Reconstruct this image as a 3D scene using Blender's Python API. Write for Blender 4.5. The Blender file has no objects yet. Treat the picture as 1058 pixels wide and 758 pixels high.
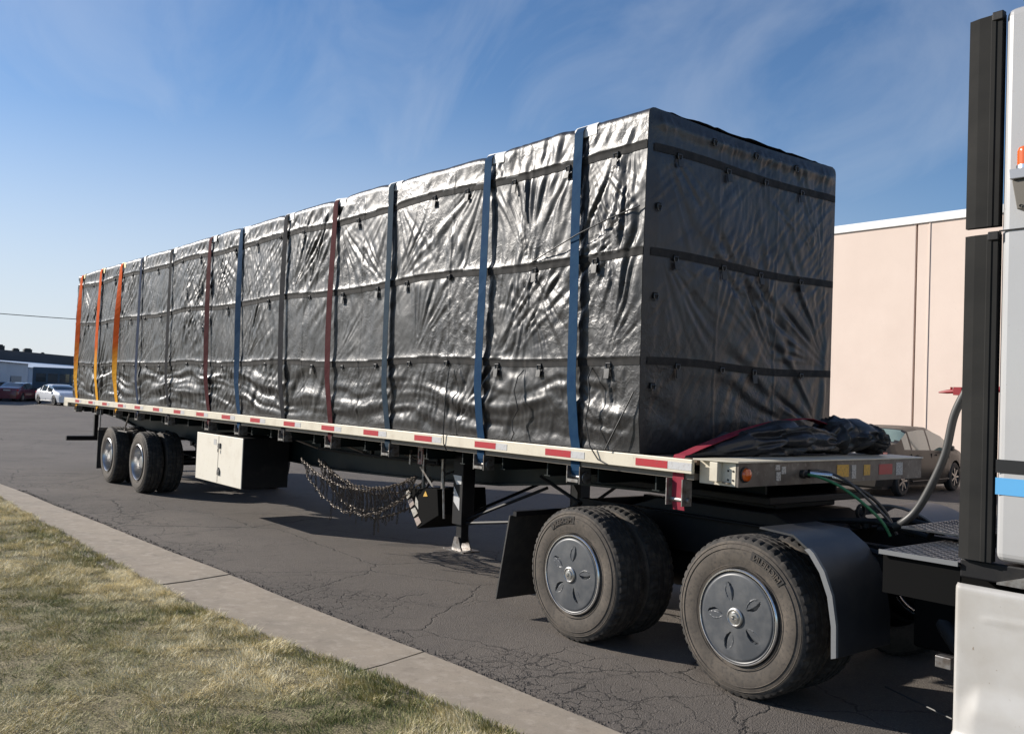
import bpy, math, random
import numpy as np
from mathutils import Vector, Matrix
random.seed(7); RNG = np.random.default_rng(11)
PI = math.pi; C = bpy.context.scene.collection; SC = bpy.context.scene

# ------------------------------------------------------------------ camera, sky, sun
CAM = (20.894, -4.871, 1.858)
_R = Vector((0.63071593, 0.77507102, 0.03824051)); _U = Vector((0.00048247, -0.04967970, 0.99876558)); _F = Vector((-0.77601365, 0.62991891, 0.03170147))
cd = bpy.data.cameras.new('camera'); cam = bpy.data.objects.new('camera', cd); C.objects.link(cam)
cam.matrix_world = Matrix(((_R.x, _U.x, -_F.x, CAM[0]), (_R.y, _U.y, -_F.y, CAM[1]), (_R.z, _U.z, -_F.z, CAM[2]), (0, 0, 0, 1)))
cd.sensor_width = 36; cd.lens = 32.2; cd.clip_start = .05; cd.clip_end = 3000
SC.camera = cam
SUN_TO = Vector((-1.85, -1.18, 1.0)).normalized()
EL = math.asin(SUN_TO.z); AZ = math.atan2(SUN_TO.x, SUN_TO.y)
w = bpy.data.worlds.new('World'); SC.world = w; w.use_nodes = True
nt = w.node_tree; nt.nodes.clear()
def wn(t): return nt.nodes.new(t)
sky = wn('ShaderNodeTexSky'); sky.sky_type = 'NISHITA'; sky.sun_disc = False
sky.sun_elevation = EL; sky.sun_rotation = AZ; sky.air_density = 1.1; sky.dust_density = .25; sky.ozone_density = 6.0; sky.altitude = 600
tc = wn('ShaderNodeTexCoord'); sep = wn('ShaderNodeSeparateXYZ'); nt.links.new(tc.outputs['Generated'], sep.inputs[0])
mp = wn('ShaderNodeMapping'); mp.inputs['Scale'].default_value = (1.6, 5.0, 3.0); mp.inputs['Rotation'].default_value = (.3, .25, 1.0)
nt.links.new(tc.outputs['Generated'], mp.inputs[0])
nz = wn('ShaderNodeTexNoise'); nz.inputs['Scale'].default_value = 1.5; nz.inputs['Detail'].default_value = 9; nz.inputs['Roughness'].default_value = .56; nz.inputs['Distortion'].default_value = .9
nt.links.new(mp.outputs[0], nz.inputs['Vector'])
cr = wn('ShaderNodeValToRGB'); cr.color_ramp.elements[0].position = .42; cr.color_ramp.elements[1].position = .85
cr.color_ramp.elements[0].color = (0, 0, 0, 1); cr.color_ramp.elements[1].color = (.3, .3, .3, 1)
nt.links.new(nz.outputs['Fac'], cr.inputs[0])
# a bank of thin high cloud low over the horizon
lo = wn('ShaderNodeMapRange'); lo.inputs['From Min'].default_value = .0; lo.inputs['From Max'].default_value = .34; lo.inputs['To Min'].default_value = .85; lo.inputs['To Max'].default_value = 0
lo.interpolation_type = 'SMOOTHSTEP'
nt.links.new(sep.outputs['Z'], lo.inputs['Value'])
dt = wn('ShaderNodeVectorMath'); dt.operation = 'DOT_PRODUCT'; nt.links.new(tc.outputs['Generated'], dt.inputs[0]); dt.inputs[1].default_value = (-.98, .2, 0)
az = wn('ShaderNodeMapRange'); az.interpolation_type = 'SMOOTHSTEP'; az.inputs['From Min'].default_value = .45; az.inputs['From Max'].default_value = .98; nt.links.new(dt.outputs['Value'], az.inputs['Value'])
lz = wn('ShaderNodeMath'); lz.operation = 'MULTIPLY'; nt.links.new(lo.outputs[0], lz.inputs[0]); nt.links.new(az.outputs[0], lz.inputs[1]); lo = lz
mx = wn('ShaderNodeMath'); mx.operation = 'MAXIMUM'; nt.links.new(cr.outputs[0], mx.inputs[0]); nt.links.new(lo.outputs[0], mx.inputs[1])
mix = wn('ShaderNodeMixRGB'); nt.links.new(mx.outputs[0], mix.inputs['Fac']); nt.links.new(sky.outputs[0], mix.inputs[1]); mix.inputs[2].default_value = (5.9, 6.2, 6.7, 1)
bg = wn('ShaderNodeBackground'); bg.inputs['Strength'].default_value = .086
nt.links.new(mix.outputs[0], bg.inputs[0]); out = wn('ShaderNodeOutputWorld'); nt.links.new(bg.outputs[0], out.inputs[0])
sl = bpy.data.lights.new('sun', 'SUN'); sl.energy = 5.0; sl.angle = math.radians(.53); sl.color = (1, .93, .84)
so = bpy.data.objects.new('sun', sl); C.objects.link(so); so.rotation_euler = (-SUN_TO).to_track_quat('-Z', 'Y').to_euler(); so.location = (0, -20, 30)
SC.view_settings.view_transform = 'Standard'; SC.view_settings.look = 'None'; SC.view_settings.exposure = 0.54; SC.view_settings.gamma = 1

# ------------------------------------------------------------------ materials
MATS = {}
def mat(name, col=(.5, .5, .5), rough=.6, metal=0, spec=.5, noise=None, bump=None, coat=0, trans=0, emit=None, bands=None):
    """noise=(scale, amount, col2), bump=(scale, strength, distance)"""
    if name in MATS: return MATS[name]
    m = bpy.data.materials.new(name); m.use_nodes = True; t = m.node_tree; b = t.nodes['Principled BSDF']
    b.inputs['Base Color'].default_value = (*col, 1); b.inputs['Roughness'].default_value = rough; b.inputs['Metallic'].default_value = metal
    b.inputs['Specular IOR Level'].default_value = spec; b.inputs['Coat Weight'].default_value = coat; b.inputs['Transmission Weight'].default_value = trans
    co = t.nodes.new('ShaderNodeTexCoord')
    if noise:
        for k, n_ in enumerate([noise] if not isinstance(noise, list) else noise):
            sc_, lo_, hi_, c2 = n_
            n = t.nodes.new('ShaderNodeTexNoise'); n.inputs['Scale'].default_value = sc_; n.inputs['Detail'].default_value = 7; n.inputs['Roughness'].default_value = .62
            t.links.new(co.outputs['Object'], n.inputs['Vector'])
            mr = t.nodes.new('ShaderNodeMapRange'); mr.inputs['From Min'].default_value = lo_; mr.inputs['From Max'].default_value = hi_; t.links.new(n.outputs['Fac'], mr.inputs['Value'])
            x = t.nodes.new('ShaderNodeMixRGB'); t.links.new(mr.outputs[0], x.inputs['Fac']); x.inputs[2].default_value = (*c2, 1)
            if b.inputs['Base Color'].is_linked: t.links.new(b.inputs['Base Color'].links[0].from_socket, x.inputs[1])
            else: x.inputs[1].default_value = (*col, 1)
            t.links.new(x.outputs[0], b.inputs['Base Color'])
    if bump:
        n = t.nodes.new('ShaderNodeTexNoise'); n.inputs['Scale'].default_value = bump[0]; n.inputs['Detail'].default_value = 6
        t.links.new(co.outputs['Object'], n.inputs['Vector'])
        bp = t.nodes.new('ShaderNodeBump'); bp.inputs['Strength'].default_value = bump[1]; bp.inputs['Distance'].default_value = bump[2]
        t.links.new(n.outputs['Fac'], bp.inputs['Height']); t.links.new(bp.outputs[0], b.inputs['Normal'])
    MATS[name] = m; return m
BLACK = mat('black_paint', (.007, .007, .008), .55, spec=.25, noise=(6, .5, .85, (.022, .02, .018)), bump=(40, .2, .002))
CHASSIS = mat('chassis_green_black', (.006, .012, .012), .5, spec=.3, noise=(5, .5, .8, (.018, .018, .016)))
CREAM = mat('cream_rail_paint', (.60, .55, .44), .45, noise=[(3, .5, .8, (.42, .37, .29)), (60, .62, .75, (.25, .2, .15))])
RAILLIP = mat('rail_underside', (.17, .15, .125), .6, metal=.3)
REDT = mat('red_reflective_tape', (.38, .02, .03), .35, noise=(30, .55, .8, (.25, .05, .05)))
SILT = mat('silver_reflective_tape', (.5, .5, .5), .3, noise=(40, .5, .8, (.35, .33, .32)))
ALU = mat('aluminium', (.55, .54, .52), .35, metal=.9, noise=(8, .45, .8, (.25, .24, .22)), bump=(30, .15, .002))
ALUD = mat('dirty_nose_panel', (.15, .135, .12), .45, metal=.4, noise=[(6, .45, .7, (.08, .065, .055)), (22, .55, .75, (.25, .23, .21))])
POLISH = mat('polished_rim', (.5, .5, .5), .30, metal=.9, noise=(9, .5, .8, (.4, .38, .35)))
WHITE = mat('white_paint', (.66, .62, .53), .45, noise=[(4, .5, .85, (.55, .50, .41)), (50, .64, .72, (.3, .26, .2))])
CABW = mat('silver_white_cab_paint', (.40, .40, .40), .32, coat=.5, noise=[(1.2, .4, .75, (.36, .355, .35)), (45, .66, .74, (.28, .26, .24))])
SKIRT = mat('skirt_paint', (.44, .43, .41), .4, coat=.3, noise=[(2, .45, .7, (.37, .35, .32)), (35, .68, .74, (.22, .18, .14))])
RUBD = mat('dark_grey_extender', (.017, .017, .0165), .8, spec=.12, noise=[(2.5, .4, .75, (.030, .029, .027)), (40, .5, .8, (.018, .018, .018))], bump=(80, .1, .001))
RUBBER = mat('rubber', (.02, .02, .02), .7, noise=(12, .4, .7, (.04, .036, .032)))
TYRE = mat('tyre_rubber', (.072, .062, .052), .85, spec=.3, noise=[(5, .4, .7, (.125, .105, .085)), (45, .5, .7, (.05, .045, .04))], bump=(90, .25, .002))
TYRET = mat('tyre_tread_rubber', (.022, .020, .018), .85, noise=(14, .45, .7, (.07, .06, .05)), bump=(60, .4, .003))
COVER = mat('wheel_cover_grey', (.060, .065, .072), .42, noise=[(5, .45, .75, (.13, .13, .13)), (60, .6, .7, (.07, .07, .07))])
CHROME = mat('chrome', (.8, .8, .8), .22, metal=.9, noise=(25, .55, .75, (.4, .38, .35)))
AMBER = mat('amber_lens', (.6, .10, .006), .2, coat=.5, spec=.6)
REDL = mat('red_lens', (.5, .01, .02), .2, coat=.5)
BLUE = mat('blue_stripe', (.10, .36, .66), .35, coat=.4)
HOSE = mat('hose_rubber', (.045, .045, .045), .45)
GREENH = mat('green_hose', (.03, .16, .06), .4)
REDP = mat('red_paint', (.25, .015, .02), .4)
STEELG = mat('galvanised_steel', (.32, .31, .30), .4, metal=.8, noise=(20, .4, .7, (.12, .09, .07)))
RUST = mat('rusty_chain', (.10, .082, .066), .5, metal=.5, noise=(25, .4, .7, (.05, .035, .025)))
BOARD = mat('white_corner_board', (.78, .77, .74), .5, noise=(15, .5, .8, (.5, .48, .45)))
def strapmat(name, c, c2):
    m = mat(name, c, .8, spec=.06, noise=(7, .35, .75, c2), bump=(260, .35, .001)); return m
S_BLUE = strapmat('blue_webbing', (.009, .035, .085), (.02, .055, .105)); S_NAVY = strapmat('navy_webbing', (.012, .025, .06), (.03, .04, .07))
S_MAR = strapmat('maroon_webbing', (.05, .010, .013), (.075, .022, .024)); S_GREY = strapmat('grey_blue_webbing', (.018, .035, .055), (.035, .05, .065)); S_BLK = strapmat('black_webbing', (.014, .015, .018), (.03, .03, .035))
S_RED = strapmat('red_webbing', (.22, .02, .04), (.27, .06, .07))
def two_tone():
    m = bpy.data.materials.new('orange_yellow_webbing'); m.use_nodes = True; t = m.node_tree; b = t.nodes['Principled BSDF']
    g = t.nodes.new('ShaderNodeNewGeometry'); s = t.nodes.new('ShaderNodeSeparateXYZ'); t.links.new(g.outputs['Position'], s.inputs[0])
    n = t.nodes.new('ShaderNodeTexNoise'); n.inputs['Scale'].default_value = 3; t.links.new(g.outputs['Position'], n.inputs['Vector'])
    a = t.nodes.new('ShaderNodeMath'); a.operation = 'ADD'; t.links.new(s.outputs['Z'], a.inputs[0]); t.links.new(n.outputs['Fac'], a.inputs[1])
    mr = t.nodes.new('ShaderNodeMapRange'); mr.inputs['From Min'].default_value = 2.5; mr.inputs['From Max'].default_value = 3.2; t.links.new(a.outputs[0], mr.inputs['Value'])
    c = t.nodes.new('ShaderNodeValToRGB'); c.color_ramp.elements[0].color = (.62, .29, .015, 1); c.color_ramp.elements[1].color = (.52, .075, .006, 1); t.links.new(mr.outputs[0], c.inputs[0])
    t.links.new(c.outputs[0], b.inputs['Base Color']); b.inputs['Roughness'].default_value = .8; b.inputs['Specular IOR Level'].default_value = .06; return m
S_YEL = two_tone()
CARGREY = mat('grey_brown_car_paint', (.030, .026, .022), .4, spec=.25, coat=.12); CARWHITE = mat('white_car_paint', (.75, .76, .78), .3, coat=1); CARRED = mat('maroon_car_paint', (.13, .012, .02), .3, coat=1); CARDARK = mat('dark_car_paint', (.03, .035, .05), .3, coat=1)
GLASS = mat('car_glass', (.03, .04, .04), .05, spec=.8, coat=1)
GLASSG = mat('car_window_green_glass', (.20, .26, .21), .05, spec=.9, coat=1)
PLAST = mat('black_plastic', (.02, .02, .02), .5)
HEADL = mat('headlamp_glass', (.7, .72, .75), .1, coat=1)
PINK = mat('pink_concrete_wall', (.70, .575, .49), .85, noise=[(.35, .4, .7, (.64, .52, .44)), (25, .6, .8, (.60, .48, .41))], bump=(60, .15, .004))
PARAP = mat('white_parapet', (.78, .78, .76), .6)
BLDDARK = mat('dark_brown_building', (.035, .036, .045), .7, noise=(.3, .4, .7, (.055, .05, .055)))
BLDWHITE = mat('white_metal_siding', (.42, .47, .56), .5, noise=(.4, .4, .7, (.36, .41, .50)))
BOXT = mat('blue_grey_box_truck', (.05, .085, .12), .5, noise=(.8, .4, .7, (.075, .11, .14)))
WOOD = mat('weathered_pole', (.12, .09, .07), .8)

# ------------------------------------------------------------------ mesh helpers
def wloc(o):
    v = Vector((0, 0, 0))
    while o is not None: v += o.location; o = o.parent
    return v
class MB:
    def __init__(s): s.v = []; s.f = []; s.m = []
    def add(s, v, f, mi=0):
        n = len(s.v); s.v += [tuple(map(float, p)) for p in v]; s.f += [tuple(i + n for i in q) for q in f]; s.m += [mi] * len(f); return s
    def box(s, x0, x1, y0, y1, z0, z1, mi=0, M=None):
        v = [(x, y, z) for x in (x0, x1) for y in (y0, y1) for z in (z0, z1)]
        if M: v = [M @ Vector(p) for p in v]
        return s.add(v, [(0, 1, 3, 2), (4, 6, 7, 5), (0, 4, 5, 1), (2, 3, 7, 6), (0, 2, 6, 4), (1, 5, 7, 3)], mi)
    def prism(s, poly, ax, a, b, mi=0):
        def P(p, t): return (t, p[0], p[1]) if ax == 0 else (p[0], t, p[1]) if ax == 1 else (p[0], p[1], t)
        n = len(poly)
        return s.add([P(p, a) for p in poly] + [P(p, b) for p in poly], [tuple(range(n)), tuple(range(2 * n - 1, n - 1, -1))] + [(i, (i + 1) % n + 0, (i + 1) % n + n, i + n)[::-1] for i in range(n)], mi)
    def tube(s, path, r, n=8, mi=0, closed=False, caps=True):
        pts = [Vector(p) for p in path]; k = len(pts); v = []; f = []
        rr = r if hasattr(r, '__len__') else [r] * k
        up = Vector((0, 0, 1)); prev = None
        for i in range(k):
            if closed: t = pts[(i + 1) % k] - pts[i - 1]
            else: t = pts[min(i + 1, k - 1)] - pts[max(i - 1, 0)]
            t.normalize()
            if prev is None:
                a = t.cross(up if abs(t.z) < .9 else Vector((1, 0, 0))).normalized()
            else: a = (prev - t * prev.dot(t)).normalized()
            prev = a; b = t.cross(a)
            for j in range(n):
                q = 2 * PI * j / n; v.append(pts[i] + (a * math.cos(q) + b * math.sin(q)) * rr[i])
        kk = k if closed else k - 1
        for i in range(kk):
            for j in range(n):
                i2 = (i + 1) % k; f.append((i * n + j, i * n + (j + 1) % n, i2 * n + (j + 1) % n, i2 * n + j))
        if caps and not closed: f += [tuple(range(n - 1, -1, -1)), tuple((k - 1) * n + j for j in range(n))]
        return s.add(v, f, mi)
    def lathe(s, prof, c, n=48, mi=0, axis=1, rad=None):
        """prof: (offset along axis, radius) list, revolved round a line through c"""
        v = []; f = []; k = len(prof)
        for j in range(n):
            q = 2 * PI * j / n
            for i, (y, r) in enumerate(prof):
                if rad: r = r + rad(i, j)
                a, b = r * math.cos(q), r * math.sin(q)
                v.append((c[0] + a, c[1] + y, c[2] + b) if axis == 1 else (c[0] + a, c[1] + b, c[2] + y) if axis == 2 else (c[0] + y, c[1] + a, c[2] + b))
        for j in range(n):
            j2 = (j + 1) % n
            for i in range(k - 1): f.append((j * k + i, j * k + i + 1, j2 * k + i + 1, j2 * k + i))
        return s.add(v, f, mi)
    def build(s, name, mats, parent=None, smooth=False, bevel=0, loc=None, seg=2):
        mats = mats if isinstance(mats, (list, tuple)) else [mats]
        V = np.array(s.v, float)
        if loc is None: loc = (V.min(0) + V.max(0)) / 2
        me = bpy.data.meshes.new(name); me.from_pydata((V - np.array(loc)).tolist(), [], s.f)
        for m in mats: me.materials.append(m)
        if len(mats) > 1: me.polygons.foreach_set('material_index', s.m)
        if smooth: 
            me.polygons.foreach_set('use_smooth', [True] * len(me.polygons)); me.update()
            try: me.set_sharp_from_angle(angle=math.radians(38))
            except Exception: pass
        o = bpy.data.objects.new(name, me); C.objects.link(o)
        if parent is not None: o.parent = parent; o.location = Vector(loc) - wloc(parent)
        else: o.location = Vector(loc)
        if bevel:
            b = o.modifiers.new('bevel', 'BEVEL'); b.width = bevel; b.segments = seg; b.limit_method = 'ANGLE'; b.angle_limit = math.radians(35)
        return o
def fast_mesh(name, V, F, mats, parent=None, smooth=True, attrs=None, loc=(0, 0, 0)):
    V = np.asarray(V, np.float32) - np.asarray(loc, np.float32); me = bpy.data.meshes.new(name); nf, k = F.shape
    me.vertices.add(len(V)); me.vertices.foreach_set('co', V.ravel()); me.loops.add(nf * k); me.loops.foreach_set('vertex_index', F.ravel().astype(np.int32))
    me.polygons.add(nf); me.polygons.foreach_set('loop_start', np.arange(0, nf * k, k, dtype=np.int32)); me.polygons.foreach_set('loop_total', np.full(nf, k, np.int32))
    me.polygons.foreach_set('use_smooth', np.full(nf, smooth)); me.update(calc_edges=True)
    for m in mats: me.materials.append(m)
    if attrs:
        for n, a in attrs.items(): at = me.attributes.new(n, 'FLOAT', 'POINT'); at.data.foreach_set('value', a.astype(np.float32))
    o = bpy.data.objects.new(name, me); C.objects.link(o); o.location = loc
    if parent is not None: o.parent = parent; o.location = Vector(loc) - wloc(parent)
    return o
def tag(o, label, cat, group=None):
    o['label'] = label; o['category'] = cat
    if group: o['group'] = group
    return o
def thing(name, label, cat, loc=(0, 0, 0), rz=0, group=None):
    o = bpy.data.objects.new(name, None); C.objects.link(o); o.location = loc; o.rotation_euler = (0, 0, rz); o.empty_display_size = .2
    return tag(o, label, cat, group)
def struct(o, kind='structure'): o['kind'] = kind; return o
# smooth value noise in numpy
def vnoise(u, v, seed, per=256):
    g = np.random.default_rng(seed).random((per, per)); iu = np.floor(u).astype(int); iv = np.floor(v).astype(int); fu = u - iu; fv = v - iv
    fu = fu * fu * fu * (fu * (fu * 6 - 15) + 10); fv = fv * fv * fv * (fv * (fv * 6 - 15) + 10); a = g[iu % per, iv % per]; b = g[(iu + 1) % per, iv % per]; c = g[iu % per, (iv + 1) % per]; d = g[(iu + 1) % per, (iv + 1) % per]
    return (a * (1 - fu) + b * fu) * (1 - fv) + (c * (1 - fu) + d * fu) * fv
def fbm(u, v, seed, o=4):
    r = 0; a = .5
    for k in range(o): r = r + a * vnoise(u * 2 ** k + 17 * k, v * 2 ** k + 5 * k, seed + k); a *= .5
    return r

# ------------------------------------------------------------------ ground
def asphalt():
    m = bpy.data.materials.new('worn_asphalt'); m.use_nodes = True; t = m.node_tree; b = t.nodes['Principled BSDF']; L = t.links.new
    def N(x, **k):
        n = t.nodes.new(x)
        for a, v in k.items(): n.inputs[a].default_value = v
        return n
    g = t.nodes.new('ShaderNodeNewGeometry')
    def ramp(src, lo, hi, a=0, b_=1):
        r = N('ShaderNodeMapRange'); r.inputs['From Min'].default_value = lo; r.inputs['From Max'].default_value = hi; r.inputs['To Min'].default_value = a; r.inputs['To Max'].default_value = b_; L(src, r.inputs['Value']); return r.outputs[0]
    def mixc(f, a, c):
        x = t.nodes.new('ShaderNodeMixRGB'); L(f, x.inputs['Fac'])
        if isinstance(a, tuple): x.inputs[1].default_value = (*a, 1)
        else: L(a, x.inputs[1])
        x.inputs[2].default_value = (*c, 1); return x.outputs[0]
    P = g.outputs['Position']
    big = N('ShaderNodeTexNoise', Scale=.35, Detail=6, Roughness=.6); L(P, big.inputs['Vector'])
    med = N('ShaderNodeTexNoise', Scale=2.2, Detail=8, Roughness=.65); L(P, med.inputs['Vector'])
    agg = N('ShaderNodeTexVoronoi', Scale=110); L(P, agg.inputs['Vector'])
    fine = N('ShaderNodeTexNoise', Scale=160, Detail=3); L(P, fine.inputs['Vector'])
    c = mixc(ramp(big.outputs['Fac'], .38, .66), (.100, .087, .075), (.140, .121, .103))
    c = mixc(ramp(med.outputs['Fac'], .48, .8, 0, .7), c, (.075, .066, .06))
    c = mixc(ramp(agg.outputs['Color'], .5, .95, 0, .55), c, (.20, .18, .16))
    c = mixc(ramp(fine.outputs['Fac'], .5, .75, 0, .7), c, (.045, .04, .037))
    # oil drips and dark blotches
    bl = N('ShaderNodeTexNoise', Scale=1.1, Detail=3, Distortion=.5); L(P, bl.inputs['Vector'])
    c = mixc(ramp(bl.outputs['Fac'], .66, .72, 0, .5), c, (.05, .043, .038))
    # alligator cracks: strongest along the pavement edge, sparse elsewhere
    wob = N('ShaderNodeTexNoise', Scale=3.0, Detail=5, Roughness=.65); L(P, wob.inputs['Vector'])
    add = t.nodes.new('ShaderNodeVectorMath'); add.operation = 'MULTIPLY_ADD'; L(wob.outputs['Color'], add.inputs[0]); add.inputs[1].default_value = (.30, .30, 0); L(P, add.inputs[2])
    msk = N('ShaderNodeTexNoise', Scale=.8, Detail=2); L(P, msk.inputs['Vector'])
    s = t.nodes.new('ShaderNodeSeparateXYZ'); L(P, s.inputs[0])
    ey = t.nodes.new('ShaderNodeMath'); ey.operation = 'MULTIPLY_ADD'; L(s.outputs['X'], ey.inputs[0]); ey.inputs[1].default_value = -.04; L(s.outputs['Y'], ey.inputs[2])
    edge = ramp(ey.outputs[0], -1.75, .4, 1, 0)
    cracks = None
    for scale, wd, base in ((.5, .0045, .50), (2.2, .012, .22), (7.0, .045, .10)):
        v = N('ShaderNodeTexVoronoi', Scale=scale); v.feature = 'DISTANCE_TO_EDGE'; L(add.outputs[0], v.inputs['Vector'])
        ln = ramp(v.outputs['Distance'], 0, wd * (1.4 if scale < 1 else 1), 1, 0)
        mm = t.nodes.new('ShaderNodeMath'); mm.operation = 'MULTIPLY_ADD'; L(edge, mm.inputs[0]); mm.inputs[1].default_value = .42; L(msk.outputs['Fac'], mm.inputs[2])
        k = ramp(mm.outputs[0], .9 - base, 1.0 - base, 0, 1)
        q = t.nodes.new('ShaderNodeMath'); q.operation = 'MULTIPLY'; L(ln, q.inputs[0]); L(k, q.inputs[1])
        if cracks is None: cracks = q.outputs[0]
        else:
            z = t.nodes.new('ShaderNodeMath'); z.operation = 'MAXIMUM'; L(cracks, z.inputs[0]); L(q.outputs[0], z.inputs[1]); cracks = z.outputs[0]
    c = mixc(ramp(cracks, 0, 1, 0, .85), c, (.022, .02, .018))
    L(c, b.inputs['Base Color']); b.inputs['Roughness'].default_value = .82; b.inputs['Specular IOR Level'].default_value = .35
    h = t.nodes.new('ShaderNodeMath'); h.operation = 'MULTIPLY_ADD'; L(cracks, h.inputs[0]); h.inputs[1].default_value = -2.0; L(agg.outputs['Distance'], h.inputs[2])
    h2 = t.nodes.new('ShaderNodeMath'); h2.operation = 'MULTIPLY_ADD'; L(med.outputs['Fac'], h2.inputs[0]); h2.inputs[1].default_value = 2.0; L(h.outputs[0], h2.inputs[2])
    bp = t.nodes.new('ShaderNodeBump'); bp.inputs['Strength'].default_value = .7; bp.inputs['Distance'].default_value = .006; L(h2.outputs[0], bp.inputs['Height']); L(bp.outputs[0], b.inputs['Normal'])
    return m
ASPH = asphalt()
m = MB(); m.add([(-900, -900, 0), (900, -900, 0), (900, 900, 0), (-900, 900, 0)], [(0, 1, 2, 3)]); struct(m.build('ground', ASPH, loc=(0, 0, 0)))
# line of the pavement edge and the lawn edge (y as a function of x)
def yin(x): return -1.75 + .04 * x + .012 * math.sin(x * 1.7) 
_gx = [-60, 0, 5, 10.5, 13.3, 14.8, 15.85, 17.2, 19, 40]; _gy = [-4.55, -2.2, -2.08, -2.1, -2.07, -1.93, -1.76, -1.62, -1.54, -.7]
def yout(x): return float(np.interp(x, _gx, _gy))
CONC = mat('gutter_concrete', (.31, .262, .205), .85, noise=[(1.6, .4, .7, (.25, .215, .17)), (6, .55, .75, (.20, .165, .13)), (9, .5, .75, (.38, .33, .27)), (70, .55, .75, (.2, .17, .14))], bump=(90, .35, .004))
m = MB(); xs = [15.4 - 3.22 * k for k in range(-6, 24)]
for k in range(len(xs) - 1):
    a, b2 = xs[k + 1] + .009, xs[k] - .009; n = 12; v = []; f = []; dz = random.uniform(-.004, .004)
    for i in range(n + 1):
        x = a + (b2 - a) * i / n; sk = -.12
        yi = yin(x) + random.uniform(-.006, .006); yo = yout(x) - .12
        for (y, z) in ((yi, -.02), (yi, .004), (yi - .012, .010 + dz), ((yi + yo) / 2, .012 + dz), (yo, .03 + dz)): v.append((x - (y - yi) * .3, y, z))
    for i in range(n):
        for j in range(4): f.append((i * 5 + j, (i + 1) * 5 + j, (i + 1) * 5 + j + 1, i * 5 + j + 1))
    e = n * 5; f += [(4, 3, 2, 1, 0), (e, e + 1, e + 2, e + 3, e + 4)]
    m.add(v, f)
struct(m.build('gutter', CONC, loc=(0, 0, 0)))
# crumbled asphalt lip beside the gutter: loose stones
m = MB()
for i in range(1500):
    x = random.uniform(4, 19.5); y = yin(x) + abs(random.gauss(0, .045)) - .01; r = random.uniform(.003, .011); q = random.uniform(0, PI)
    cs, sn = math.cos(q) * r, math.sin(q) * r
    m.add([(x + cs, y + sn, 0), (x - sn, y + cs, 0), (x - cs, y - sn, 0), (x + sn, y - cs, 0), (x, y, r * .9 + .003)], [(0, 1, 4), (1, 2, 4), (2, 3, 4), (3, 0, 4)])
struct(m.build('gravel', mat('dark_crumbs', (.06, .052, .045), .9, noise=(20, .4, .7, (.12, .1, .085))), loc=(0, 0, 0)), 'stuff')
# tar seal across the yard
m = MB(); v = []; f = []
for i in range(60):
    x = -40 + i * .9; y = 1.63 + (x + 15.76) * .57 + math.sin(i * .7) * .08
    v += [(x, y - .02, .004), (x, y + .035, .004)]
f = [(2 * i, 2 * i + 2, 2 * i + 3, 2 * i + 1) for i in range(59)]; m.add(v, f); struct(m.build('tar_line', mat('tar', (.03, .028, .027), .6), loc=(0, 0, 0)))
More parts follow.
